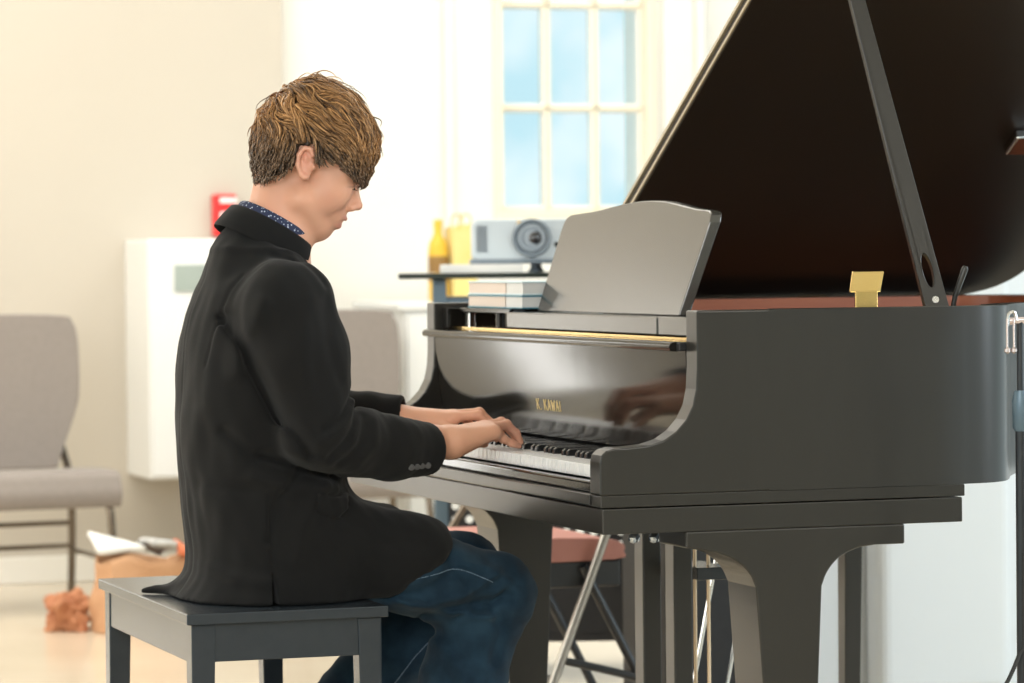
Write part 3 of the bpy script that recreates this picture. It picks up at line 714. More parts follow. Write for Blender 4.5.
for dx in (-.026, -.014):
    MB().tube([(mx+dx, my-.006, .978), (mx+dx, my-.006, .930)], .0016, 8).lathe([(.001, -.005), (.005, -.002), (.005, .003), (.001, .006)], (mx+dx, my-.006, .926), n=12).build('clip', M['pinkchrome'], R, smooth=True)
for k in range(3):
    a = 2*PI*k/3 + .4
    lg = MB().tube(spline([(mx, my, .075), (mx+.13*math.cos(a), my+.13*math.sin(a), .045), (mx+.29*math.cos(a), my+.29*math.sin(a), .012)], 4), .007, 10).build('leg', M['blacktube'], R, smooth=True)
MB().lathe([(.012, 0), (.018, .01), (.018, .05), (.012, .06)], (mx, my, .03)).build('leg_hub', M['blacktube'], R, smooth=True)
cb = MB().tube(spline([(mx-.002, my-.012, .60), (mx-.004, my-.014, .46), (mx-.012, my-.014, .435), (mx-.035, my-.02, .395), (mx-.08, my-.03, .33), (mx-.11, my-.05, .20), (mx-.10, my-.08, .05), (mx-.06, my-.12, .006), (mx+.2, my-.3, .006), (mx+.7, my-.4, .006)], 6), .0035, 8).build('cable', M['rubber'], smooth=True)
tag(cb, 'thin black cable drooping from the microphone stand at bottom right', 'cable')
# ------------------------------------------------------------------ implicit surfaces for the figure
V3 = lambda *a: np.array(a, float)
class RC:
    """round cone between two points"""
    def __init__(s, a, b, ra, rb, k=.012, sc=None):
        s.a, s.b, s.ra, s.rb, s.k = V3(*a), V3(*b), ra, rb, k
    def d(s, P):
        ab = s.b - s.a; L2 = ab @ ab + 1e-12
        t = np.clip(((P - s.a) @ ab) / L2, 0, 1)
        q = P - s.a - t[:, None]*ab
        return np.sqrt((q*q).sum(1)) - (s.ra + (s.rb - s.ra)*t)
class EL:
    """ellipsoid, rows of R are its axes"""
    def __init__(s, c, r, R=None, k=.012): s.c, s.r, s.R, s.k = V3(*c), V3(*r), R, k
    def d(s, P):
        q = P - s.c
        if s.R is not None: q = q @ np.array(s.R).T
        k0 = np.sqrt(((q/s.r)**2).sum(1)) + 1e-9; k1 = np.sqrt(((q/s.r**2)**2).sum(1)) + 1e-9
        return k0*(k0-1)/k1
class LOFT:
    """stack of superelliptic sections: rows z, cx, cy, a, b"""
    def __init__(s, rows, n=2.3, k=.03):
        rows = sorted(rows); s.t = np.array(rows, float); s.n = n; s.k = k
        zz = np.linspace(s.t[0, 0], s.t[-1, 0], 120)
        sp = np.array(spline([tuple(r) for r in rows], 10)); o = np.argsort(sp[:, 0]); s.sp = sp[o]
    def d(s, P):
        z = np.clip(P[:, 2], s.sp[0, 0], s.sp[-1, 0])
        cx, cy, a, b = (np.interp(z, s.sp[:, 0], s.sp[:, i]) for i in (1, 2, 3, 4))
        q = (np.abs((P[:, 0]-cx)/a)**s.n + np.abs((P[:, 1]-cy)/b)**s.n)**(1/s.n)
        d = (q-1)*np.minimum(a, b)*.92
        ex = np.abs(P[:, 2]-z)
        return np.where(ex > 0, np.maximum(d, ex), d)
def smin(a, b, k):
    h = np.maximum(k-np.abs(a-b), 0)/k
    return np.minimum(a, b) - h*h*k*.25
def smax(a, b, k): return -smin(-a, -b, k)

def field_of(prims, post=None):
    def f(P, use=None):
        d = None
        for i, p in enumerate(prims):
            if use is not None and not use[i]: continue
            e = p.d(P); d = e if d is None else smin(d, e, p.k)
        return d if post is None else post(P, d)
    f.prims = prims; f.post = post
    return f

def mesh_field(f, lo, hi, h, B=14):
    lo = np.array(lo, float); n = np.ceil((np.array(hi)-lo)/h/B).astype(int)*B + 1
    D = np.full(n, 1., np.float32); nb = (n-1)//B
    ci = np.stack(np.meshgrid(*[np.arange(k) for k in nb], indexing='ij'), -1).reshape(-1, 3)
    cc = lo + (ci*B + B/2)*h; R = B*h*.87
    if f.prims is not None:
        di = np.stack([p.d(cc) for p in f.prims]); dm = di.min(0)
    else:
        di = None; dm = f(cc)
    full = f(cc)
    act = np.abs(full) < R*1.6 + .02
    g = np.stack(np.meshgrid(*[np.arange(B+1)]*3, indexing='ij'), -1).reshape(-1, 3)
    for c, x0, dd, ok in zip(range(len(ci)), ci*B, full, act):
        sl = tuple(slice(a, a+B+1) for a in x0)
        if not ok:
            D[sl] = np.where(D[sl] == 1., np.sign(dd)*.5, D[sl]); continue
        P = lo + (x0 + g)*h
        use = None if di is None else di[:, c] < dm[c] + 2*R + .05
        D[sl] = f(P, use).reshape(B+1, B+1, B+1) if di is not None else f(P).reshape(B+1, B+1, B+1)
    S = D < 0
    c8 = [(i, j, k) for i in (0, 1) for j in (0, 1) for k in (0, 1)]
    cs = sum(S[i:n[0]-1+i, j:n[1]-1+j, k:n[2]-1+k].astype(np.int8) for i, j, k in c8)
    idx = np.argwhere((cs > 0) & (cs < 8))
    vid = np.full(cs.shape, -1, np.int32); vid[tuple(idx.T)] = np.arange(len(idx))
    val = {c: D[tuple((idx + np.array(c)).T)].astype(float) for c in c8}
    acc = np.zeros((len(idx), 3)); cnt = np.zeros(len(idx))
    for a in c8:
        for ax in range(3):
            if a[ax] == 0:
                b = list(a); b[ax] = 1; b = tuple(b); va, vb = val[a], val[b]
                m = (va < 0) != (vb < 0); t = np.where(m, va/(va-vb+1e-12), 0)
                p = np.array(a, float)[None].repeat(len(idx), 0); p[:, ax] = t
                acc += p*m[:, None]; cnt += m
    verts = lo + (idx + acc/np.maximum(cnt, 1)[:, None])*h
    faces = []
    for ax in range(3):
        b, c = (ax+1) % 3, (ax+2) % 3
        s0 = [slice(1, -1)]*3; s1 = list(s0); s0[ax] = slice(0, -1); s1[ax] = slice(1, None)
        A, Bv = S[tuple(s0)], S[tuple(s1)]
        for flip in (False, True):
            e = np.argwhere((A & ~Bv) if not flip else (~A & Bv))
            off = np.ones(3, int); off[ax] = 0; e = e + off
            q = []
            for db, dc in ((1, 1), (0, 1), (0, 0), (1, 0)):
                t = e.copy(); t[:, b] -= db; t[:, c] -= dc; q.append(vid[tuple(t.T)])
            q = np.stack(q, 1)
            faces.append(q if not flip else q[:, ::-1])
    F = np.concatenate(faces); F = F[(F >= 0).all(1)]
    return verts, F

def np_mesh(name, verts, faces, m, parent=None, smooth=True):
    me = bpy.data.meshes.new(name); nv, nf = len(verts), len(faces); k = faces.shape[1]
    me.vertices.add(nv); me.vertices.foreach_set('co', np.asarray(verts, np.float32).ravel())
    me.loops.add(nf*k); me.loops.foreach_set('vertex_index', np.asarray(faces, np.int32).ravel())
    me.polygons.add(nf); me.polygons.foreach_set('loop_start', np.arange(nf, dtype=np.int32)*k)
    me.update(calc_edges=True); me.validate()
    me.polygons.foreach_set('use_smooth', [smooth]*len(me.polygons))
    for q in (m if isinstance(m, (list, tuple)) else [m]): me.materials.append(q)
    o = bpy.data.objects.new(name, me); COL.objects.link(o)
    if parent is not None: attach(o, parent)
    return o
def relax(verts, faces, it=1, lam=.5):
    for _ in range(it):
        acc = np.zeros_like(verts); cnt = np.zeros(len(verts))
        for a, b in ((0, 1), (1, 2), (2, 3), (3, 0)):
            for i, j in ((a, b), (b, a)):
                np.add.at(acc, faces[:, i], verts[faces[:, j]]); np.add.at(cnt, faces[:, i], 1)
        verts = verts + lam*(acc/np.maximum(cnt, 1)[:, None] - verts)
    return verts
def segd2(P2, a, b):
    a = np.array(a); ab = np.array(b)-a
    t = np.clip(((P2-a) @ ab)/(ab @ ab + 1e-12), 0, 1); q = P2-a-t[:, None]*ab
    return np.sqrt((q*q).sum(1))
def polysd(P2, poly):
    poly = np.array(poly, float); d = np.full(len(P2), 1e9); ins = np.zeros(len(P2), bool)
    for a, b in zip(poly, np.roll(poly, -1, 0)):
        d = np.minimum(d, segd2(P2, a, b))
        c = ((a[1] > P2[:, 1]) != (b[1] > P2[:, 1])) & (P2[:, 0] < (b[0]-a[0])*(P2[:, 1]-a[1])/(b[1]-a[1]+1e-12)+a[0])
        ins ^= c
    return np.where(ins, -d, d)
def vnoise(P, s, seed=0):
    """cheap smooth 3-d noise, sum of a few rotated sines, about -1..1"""
    r = np.random.default_rng(seed); out = np.zeros(len(P))
    for k in range(5):
        w_ = r.normal(size=3); w_ /= np.linalg.norm(w_)
        out += np.sin(P @ (w_*s*(1+.35*k)) + r.uniform(0, 6.28))/5*1.3
    return out

# ------------------------------------------------------------------ the boy: skin
# head frame: origin behind the cheekbone, u towards the face, v up, w towards his left ear
HB = V3(-.304, .64, 1.261); HR = V3(.9472, -.3207, 0); HU = V3(0, 0, 1); HL = V3(.3207, .9472, 0)
HM = np.stack([HR, HU, HL])
hu = lambda a: (a-312)/560.; hv = lambda b: (160-b)/560.        # drawing units of the head study to metres
def hd(a, b, w=0.): return HB + HR*hu(a) + HU*hv(b) + HL*w
def rot2(deg):
    """axes of the head frame turned in the profile plane: forward, up, side"""
    c, s = math.cos(math.radians(deg)), math.sin(math.radians(deg))
    return np.stack([HR*c + HU*s, -HR*s + HU*c, HL])
TILT = rot2(-27)
q = 1/560.
body = []
A = body.append
A(EL(hd(311, 136), (54*q, 50*q, .0725), TILT, .01))
A(EL(hd(292, 146), (38*q, 38*q, .066), TILT, .02))
A(EL(hd(346, 158), (22*q, 24*q, .058), TILT, .03))               # forehead
A(EL(hd(326, 186), (27*q, 40*q, .054), TILT, .025))               # face
for s in (-1, 1):
    A(RC(hd(302, 200, s*.047), hd(317, 223.5, s*.015), 12*q, 11*q, .03))   # jaw
    A(EL(hd(334, 192, s*.036), (16*q, 18*q, .019), TILT, .025))          # cheek
    A(RC(hd(352, 174, s*.012), hd(345, 176, s*.042), 6*q, 7*q, .014))    # brow ridge
    A(EL(hd(347.5, 186.5, s*.030), (6.5*q, 6*q, .0135), TILT, .006))     # closed lid over the eye
    A(EL(hd(350.5, 207.5, s*.0095), (5.2*q, 3.8*q, .0062), TILT, .006))    # nostril wing
A(EL(hd(319, 227), (10.5*q, 9.8*q, .020), None, .02))                # chin
A(RC(hd(353, 182), hd(357.2, 204.3), 3.4*q, 4.0*q, .012))        # nose bridge
A(RC(hd(348.5, 188), hd(348.5, 204), 4.6*q, 5.4*q, .007))
A(EL(hd(357.0, 206), (4.6*q, 4.2*q, .0085), TILT, .006))         # nose tip
A(EL(hd(335.5, 215), (9*q, 10.5*q, .026), TILT, .016))                # mouth mound
A(EL(hd(343.0, 217.6), (4.6*q, 2.7*q, .0165), rot2(-40), .004))   # upper lip
A(EL(hd(336.5, 225.2), (4.4*q, 3.0*q, .0150), rot2(-32), .006))    # lower lip
# near and far ear
for s in (-1, 1):
    e = lambda a, b, w: hd(a, b, s*w)
    A(EL(e(309, 165, .072), (8*q, 16*q, .007), rot2(-14), .010))
    rim_ = [(304, 176), (300.5, 166), (302, 156), (307.5, 149.5), (313.5, 150.5), (316, 157)]
    for (a1, b1), (a2, b2) in zip(rim_, rim_[1:]): A(RC(e(a1, b1, .081), e(a2, b2, .0815), 2.4*q, 2.4*q, .003))
    A(EL(e(307.5, 178, .078), (4.4*q, 5*q, .006), None, .006))
    A(RC(e(309, 158, .079), e(309, 169, .079), 2*q, 2*q, .003))
    A(EL(e(316, 168, .076), (2.6*q, 3.6*q, .006), None, .004))
# neck, trunk, limbs (the covered parts are slimmer than the clothes)
A(RC(hd(283, 180), (-.376, .648, 1.135), .050, .050, .03))
A(RC(hd(284, 205), (-.372, .647, 1.09), .038, .044, .03))
A(RC((-.385, .65, 1.09), (-.40, .66, 1.0), .062, .085, .05))
A(LOFT([(.56, -.375, .66, .12, .16), (.70, -.39, .66, .105, .14), (.88, -.405, .66, .10, .155), (1.03, -.398, .66, .085, .15)], k=.05))
RS, RE, RW = (-.390, .487, 1.005), (-.335, .458, .785), (-.066, .602, .757)
LS, LE, LW = (-.390, .838, 1.005), (-.335, .905, .79), (-.105, .800, .788)
for S_, E_, W_ in ((RS, RE, RW), (LS, LE, LW)):
    A(RC((-.385, .66, 1.03), S_, .07, .055, .04)); A(RC(S_, E_, .052, .040, .02)); A(RC(E_, W_, .040, .027, .02))
RH, RK, RA = (-.365, .575, .585), (-.002, .552, .486), (-.165, .552, .10)
LH, LK, LA = (-.365, .745, .585), (.020, .795, .506), (-.315, .80, .175)
for H_, K_, A_ in ((RH, RK, RA), (LH, LK, LA)):
    A(RC(H_, K_, .062, .038, .03)); A(RC(K_, A_, .040, .032, .02))
def hand(Wp, d, side, K, knuckle_z, spec, thumb):
    """Wp wrist, K middle of the knuckle row, side = unit vector towards the thumb; spec: per finger [offset, back, mid joint, tip joint, tip]"""
    Wp, K, side = V3(*Wp), V3(*K), V3(*side)
    prev = None
    for off, back, j1, j2, tip, r in spec:
        kn = K + side*off - V3(*d)*back + V3(0, 0, knuckle_z(off))
        A(RC(Wp + side*off*.45 + V3(0, 0, -.002), kn - V3(0, 0, .004), .0235, .0135, .016))
        A(RC(kn, j1, r*1.12, r*1.0, .006)); A(RC(j1, j2, r*.98, r*.90, .004)); A(RC(j2, tip, r*.9, r*.74, .004))
        A(EL(j1, (r*1.06,)*3, None, .004))
    t0, t1, t2, t3 = thumb
    A(RC(t0, t1, .019, .0125, .016)); A(RC(t1, t2, .0115, .0105, .006)); A(RC(t2, t3, .0102, .0078, .004))
kz = lambda off: -abs(off-.006)*.18
# right hand: little finger nearest, index and middle arched over the keys
hand(RW, (.90, .43, 0), (-.43, .90, 0), (.022, .646, .781), kz, [
    (.032, .002, (.048, .700, .778), (.068, .713, .762), (.080, .719, .748), .0086),
    (.011, .0,   (.060, .684, .785), (.082, .693, .768), (.093, .697, .750), .0088),
    (-.011, .002, (.062, .660, .782), (.083, .668, .765), (.092, .671, .749), .0085),
    (-.031, .014, (.044, .625, .758), (.062, .632, .749), (.078, .639, .7435), .0078)],
    ((-.045, .628, .752), (-.012, .686, .752), (.018, .717, .748), (.044, .733, .744)))
# left hand, lying further up the keyboard
hand(LW, (.96, -.28, 0), (-.28, -.96, 0), (-.004, .781, .797), kz, [
    (.031, .0,   (.034, .741, .796), (.056, .738, .776), (.068, .737, .752), .0086),
    (.011, .0,   (.044, .762, .800), (.068, .757, .778), (.080, .754, .753), .0088),
    (-.010, .002, (.042, .786, .797), (.066, .783, .775), (.077, .781, .751), .0085),
    (-.030, .010, (.030, .808, .788), (.050, .809, .769), (.061, .810, .749), .0077)],
    ((-.075, .778, .778), (-.035, .737, .772), (.006, .722, .763), (.034, .713, .751)))
ear_pits = [EL(hd(310.5, 166, s*.0865), (4.2*q, 6.5*q, .008), rot2(-14)) for s in (-1, 1)]
mouth_line = [RC(hd(345, 221.6, 0), hd(333, 219.8, s*.021), .0016, .0014) for s in (-1, 1)]
nostrils = [EL(hd(352.5, 211, s*.006), (2.2*q, 1.6*q, .0028), None) for s in (-1, 1)]
def body_post(P, d):
    for p in ear_pits: d = smax(d, -p.d(P), .003)
    for p in mouth_line: d = smax(d, -p.d(P), .003)
    for p in nostrils: d = smax(d, -p.d(P), .002)
    return d
fb_ = field_of(body, body_post)
vb, fcs = mesh_field(fb_, (-.60, .38, .03), (.17, 1.0, 1.47), .0029)
vb = relax(vb, fcs, 1, .35)
# skin tint by place: lips, ears, cheeks, knuckles
Ph = (vb - HB) @ HM.T
tint = np.tile(V3(.74, .385, .255), (len(vb), 1))
def blend(mask, c):
    global tint
    tint = tint*(1-mask[:, None]) + V3(*c)*mask[:, None]
gs = lambda P, c, s: np.exp(-(((P-np.array(c))/np.array(s))**2).sum(1))
blend(.55*gs(Ph, (hu(330), hv(200), -.05), (.020, .022, .03)), (.66, .30, .21))
blend(.6*gs(Ph, (hu(309), hv(163), -.085), (.014, .03, .02)), (.70, .29, .22))
blend(.45*gs(Ph, (hu(357), hv(206), 0), (.012, .010, .02)), (.66, .29, .21))
blend(.75*gs(Ph, (hu(351.5), hv(187.5), -.036), (.0075, .0022, .014)), (.16, .07, .045))
blend(.35*gs(Ph, (hu(280), hv(205), -.05), (.03, .03, .05)), (.74, .33, .22))
blend(np.clip(1.3*gs(Ph, (hu(344), hv(217.8), 0), (.0068, .0042, .018)), 0, .8), (.50, .19, .155))
blend(np.clip(1.3*gs(Ph, (hu(338), hv(225.2), 0), (.0080, .0055, .017)), 0, .8), (.53, .21, .165))
blend(.4*gs(vb, (.06, .66, .765), (.04, .06, .03)), (.68, .31, .24))
blend(.3*gs(vb, (-.03, .62, .775), (.05, .05, .03)), (.74, .40, .25))
M['skin'] = mat('fair_skin', (.66, .40, .29), .46, spec=.4, sss=.12, bump=(900, .05, .0004))
nt_ = M['skin'].node_tree; at_ = nt_.nodes.new('ShaderNodeAttribute'); at_.attribute_name = 'skin_tint'
nt_.links.new(at_.outputs['Color'], nt_.nodes['Principled BSDF'].inputs['Base Color'])
PERSON = np_mesh('person', vb, fcs, M['skin'])
ca = PERSON.data.color_attributes.new('skin_tint', 'FLOAT_COLOR', 'POINT')
ca.data.foreach_set('color', np.concatenate([tint, np.ones((len(tint), 1))], 1).astype(np.float32).ravel())
tag(PERSON, 'brown-haired person in a black blazer and blue jeans seated playing the piano', 'person')
M['lash'] = mat('dark_brown_lash', (.03, .018, .012), .6, noise=(60, (.04, .025, .016), .3))
mb = MB().tube(spline([hd(344, 186.5, -.0445), hd(348, 188.6, -.0425), hd(352.5, 189.4, -.036), hd(355, 189, -.029)], 4), .0015, 6)
for k in range(5):
    t = .55+.45*k/4; a_ = np.array(hd(344+10.5*t, 187.0+2.4*t, -.0445+.013*t)); mb.tube([a_, a_ + HR*.004 - HU*.003 - HL*.002, a_ + HR*.008 - HU*.0035 - HL*.003], [.0006, .0005, .0002], 4)
mb.build('eyelashes', M['lash'], PERSON, smooth=True)

# ------------------------------------------------------------------ jeans and shoes
def stroke(P2, ypos, pts, amp, sig, ymask):
    out = 0
    d = np.full(len(P2), 1e9)
    for a, b in zip(pts, pts[1:]): d = np.minimum(d, segd2(P2, a, b))
    return amp*np.exp(-(d/sig)**2)*ymask
nx = lambda a: -.401 + (a-285)*.00170; nz_ = lambda b: 1.058 - (b-275)*.001728     # pattern drawing to metres (side view)
def strokes(P, S, y0, soft=.03):
    ym = 1/(1+np.exp((P[:, 1]-y0)/soft)); P2 = P[:, [0, 2]]; out = np.zeros(len(P))
    for pts, amp, sig in S:
        out += stroke(P2, None, [(nx(a), nz_(b)) for a, b in pts], amp, sig, ym)
    return out
jl = []
A = jl.append
A(EL((-.37, .66, .60), (.135, .178, .118), None, .03))
A(RC(RH, (-.16, .558, .538), .096, .076, .03)); A(RC((-.16, .558, .538), (-.08, .554, .506), .076, .069, .03)); A(RC((-.08, .554, .506), RK, .069, .0655, .03))
A(EL((.008, .552, .484), (.058, .062, .060), None, .03))
A(RC(RK, (-.060, .552, .34), .0665, .070, .03)); A(RC((-.060, .552, .34), (-.165, .552, .105), .070, .056, .03))
A(RC(LH, (-.15, .775, .538), .096, .076, .03)); A(RC((-.15, .775, .538), LK, .076, .0655, .03))
A(RC(LK, (-.12, .797, .36), .066, .068, .03)); A(RC((-.12, .797, .36), (-.305, .80, .185), .068, .055, .03))
JS = [([(420, 612), (470, 604), (512, 578)], .004, .009), ([(440, 622), (485, 612), (524, 606)], -.005, .010), ([(405, 606), (450, 618), (505, 625)], .005, .008),
      ([(470, 570), (500, 575), (522, 590)], .003, .008), ([(500, 610), (515, 640), (505, 672)], -.003, .010), ([(440, 640), (460, 660), (470, 690)], .003, .012),
      ([(455, 560), (480, 590), (490, 620)], -.003, .012), ([(520, 600), (500, 618), (470, 624)], -.004, .006), ([(395, 600), (430, 595), (460, 580)], -.003, .012)]
def jeans_post(P, d):
    d = d - 2.5*strokes(P, JS, .60) - .0028*vnoise(P, 60, 3) - .0007*vnoise(P, 170, 4)
    for x_, z_, kk in ((-.195, .055, 1),):
        pass
    # open hems and the waist
    n1 = V3(-.41, 0, -.91); d = np.maximum(d, np.where(P[:, 1] < .68, (P - V3(-.158, .55, .118)) @ n1, -1))
    n2 = V3(-.76, 0, -.65); d = np.maximum(d, np.where(P[:, 1] >= .68, (P - V3(-.295, .80, .195)) @ n2, -1))
    bench_ = np.maximum(np.maximum(P[:, 0] - (bx1+.001), P[:, 2] - (bz+.0012)), np.maximum(by0-.3-P[:, 1], P[:, 1]-by1-.3))
    return smax(d, -np.maximum(bench_, (bz-.022) - P[:, 2]), .004)
vj, fj = mesh_field(field_of(jl, jeans_post), (-.58, .40, .05), (.13, .93, .76), .0038)
M['denim'] = mat('dark_blue_denim', (.0045, .018, .034), .85, spec=.25, sheen=.05, noise=(22, (.014, .040, .066), .16), bump=(900, .25, .0006))
JEANS = np_mesh('jeans', relax(vj, fj, 1, .3), fj, M['denim'], PERSON)
M['thread'] = mat('pale_seam_thread', (.16, .22, .28), .8, noise=(300, (.06, .10, .15), .12))
def on_surface(f, p, n):
    """slide p along n onto the surface of f"""
    p = V3(*p); n = V3(*n); n = n/np.linalg.norm(n); t = 0
    for _ in range(30):
        dd = float(f((p + n*t)[None])[0]); t -= dd*.8 if True else 0
        if abs(dd) < 2e-4: break
    return p + n*t
fj_ = field_of(jl, jeans_post)
def ray_surface(f, p, n, tmax=.4):
    p = V3(*p); n = V3(*n)/np.linalg.norm(n); ts = np.linspace(0, tmax, 200)
    dd = f(p[None] + ts[:, None]*n[None]); i = np.argmax(dd < 0)
    return p + n*ts[i] if dd[i] < 0 else None
FW_ = V3(.32, .945, 0)
def seam_on(f, pts, lift=.0004, y0=.2, n=5):
    res = []
    for a, b in spline(pts, n):
        h = ray_surface(f, (nx(a), y0, nz_(b)), (0, 1, 0), .75)
        if h is not None: res.append(h - V3(0, 1, 0)*lift)
    return res
for sm_ in ([(418, 584), (440, 580), (470, 576), (505, 590)],):
    r_ = seam_on(fj_, sm_, lift=.0024)
    if len(r_) > 3: MB().tube(r_, .0010, 5).build('seam_stitching', M['thread'], JEANS)
r_ = []
for x_, z_ in spline([(-.049, .398), (-.074, .379), (-.103, .353), (-.132, .312)], 5):
    h_ = ray_surface(fj_, (x_, .66, z_), (0, 1, 0), .3)
    if h_ is not None: r_.append(h_ - V3(0, .0012, 0))
if len(r_) > 3: MB().tube(r_, .0013, 5).build('seam_stitching', M['thread'], JEANS)
# shoes
M['shoe'] = mat('black_leather', (.015, .013, .012), .35, noise=(20, (.02, .018, .016), .3))
M['sole'] = mat('dark_sole', (.03, .028, .025), .7, noise=(20, (.036, .033, .03), .3))
def shoe(ank, heel, toe, pitch):
    fwd = V3(*toe)-V3(*heel); 
    L_ = np.linalg.norm(fwd); f_ = fwd/L_; u_ = V3(0, 0, 1) - f_*f_[2]; u_ /= np.linalg.norm(u_)
    P_ = lambda a, h: tuple(V3(*heel) + f_*a*L_ + u_*h)
    pr = [RC(P_(.12, .045), P_(.45, .045), .036, .034, .02), RC(P_(.45, .042), P_(.80, .034), .036, .032, .02), RC(P_(.80, .033), P_(.93, .030), .031, .024, .02), RC(P_(.16, .05), ank, .036, .036, .03)]
    def post(P, d): return np.maximum(d, -((P - V3(*P_(0, .018))) @ u_))
    v_, f2 = mesh_field(field_of(pr, post), np.min([heel, toe, ank], 0)-.08, np.max([heel, toe, ank], 0)+.09, .005)
    o = np_mesh('shoe', v_, f2, M['shoe'], PERSON)
    pts = []
    for a, hw in ((0.03, .022), (.12, .033), (.45, .034), (.75, .043), (.92, .030), (.985, .010)): pts.append((a, hw))
    side_ = np.cross(u_, f_)
    loop = [(a, hw) for a, hw in pts] + [(a, -hw) for a, hw in pts[::-1]]
    mb = MB(); n = len(loop)
    mb.add([tuple(V3(*P_(a, .0015)) + side_*h) for a, h in loop] + [tuple(V3(*P_(a, .020)) + side_*h) for a, h in loop], [tuple(range(n))[::-1], tuple(range(n, 2*n))] + [(i, (i+1) % n, n+(i+1) % n, n+i) for i in range(n)])
    mb.build('sole', M['sole'], o, bevel=.003)
shoe((-.165, .552, .115), (-.215, .552, 0), (.065, .545, 0), 0)
shoe((-.315, .80, .185), (-.375, .80, .115), (-.165, .80, .002), 0)

# ------------------------------------------------------------------ blazer
bl = []
A = bl.append
A(LOFT([(.485, -.392, .665, .172, .222), (.52, -.378, .665, .160, .216), (.56, -.370, .665, .155, .210), (.66, -.388, .66, .146, .190), (.78, -.406, .66, .137, .186), (.88, -.410, .66, .131, .19),
        (.96, -.407, .66, .122, .188), (1.02, -.404, .66, .106, .165), (1.06, -.402, .66, .090, .125), (1.095, -.398, .655, .074, .090)], 2.3, .03))
A(RC((-.394, .66, 1.028), (-.392, .497, 1.005), .068, .072, .04)); A(RC((-.394, .66, 1.028), (-.392, .828, 1.005), .068, .072, .04))
EM = tuple(np.array(RE)+np.array((-.012, 0, -.002)))
A(RC(RS, (-.372, .47, .92), .080, .077, .022)); A(RC((-.372, .47, .92), EM, .077, .068, .02)); A(RC(EM, (-.20, .528, .752), .068, .056, .020)); A(RC((-.20, .528, .752), (-.10, .583, .745), .056, .046, .015))
A(RC(LS, (-.375, .868, .92), .080, .075, .022)); A(RC((-.375, .868, .92), LE, .075, .064, .02)); A(RC(LE, (-.215, .855, .789), .064, .057, .02)); A(RC((-.215, .855, .789), (-.08, .791, .789), .057, .045, .015))
A(EL((-.420, .657, 1.085), (.062, .094, .069), None, .035))
nA = len(bl)
class CUT:
    def __init__(s, prims, planes, kc, k): s.p, s.pl, s.kc, s.k = prims, planes, kc, k
    def d(s, P):
        d = s.p[0].d(P)
        for q_ in s.p[1:]: d = smin(d, q_.d(P), .03)
        for c_, n_ in s.pl: d = smax(d, (P - V3(*c_)) @ V3(*n_), s.kc)
        return d
# front quarters lying over the thighs, with their rounded hems
A(CUT([RC((-.365, .575, .59), (-.16, .558, .545), .106, .085, .03), RC((-.16, .558, .545), (-.04, .553, .500), .085, .076, .03)],
      [((-.090, .55, .55), (.97, .0, -.25)), ((-.115, .48, .545), (.56, 0, -.83))], .030, .03))
A(CUT([RC((-.365, .748, .59), (-.15, .775, .545), .106, .085, .03), RC((-.15, .775, .545), (-.04, .79, .515), .085, .076, .03)],
      [((-.11, .77, .55), (.97, .0, -.25)), ((-.14, .72, .535), (.56, 0, -.83))], .030, .03))
A(RC((-.47, .72, .507), (-.588, .775, .495), .020, .0035, .02)); A(RC((-.47, .64, .507), (-.585, .77, .495), .020, .0035, .02))
BS = [([(232, 318), (250, 365), (275, 415), (300, 452)], -.008, .009),
      ([(352, 392), (332, 415), (312, 428)], -.006, .008), ([(356, 408), (338, 436), (318, 455)], -.006, .008), ([(350, 400), (330, 424), (305, 440)], .004, .007),
      ([(362, 418), (352, 445), (330, 462)], -.004, .009), ([(375, 420), (372, 445), (352, 468)], .003, .010), ([(392, 424), (392, 450), (375, 470)], -.002, .012),
      ([(255, 300), (240, 340), (236, 372)], .004, .012), ([(215, 290), (205, 340), (203, 400)], -.003, .014), ([(300, 300), (292, 350), (298, 395)], .003, .014),
      ([(262, 455), (300, 468), (335, 478)], -.006, .010), ([(250, 475), (290, 488), (340, 490)], .004, .012), ([(228, 430), (255, 455), (280, 462)], -.004, .010),
      ([(300, 470), (275, 500), (266, 540)], -.004, .008), ([(330, 482), (300, 520), (290, 560)], .003, .014), ([(190, 470), (215, 485), (250, 490)], -.003, .012),
      ([(200, 560), (230, 575), (262, 580)], .003, .012), ([(350, 520), (390, 545), (430, 548)], -.003, .012), ([(320, 300), (318, 340), (330, 380)], -.003, .012),
      ([(283, 255), (305, 262), (322, 285)], -.003, .006)]
flap = [(nx(a), nz_(b)) for a, b in ((316, 494), (337, 499), (357, 497), (352, 511), (338, 519), (317, 511))]
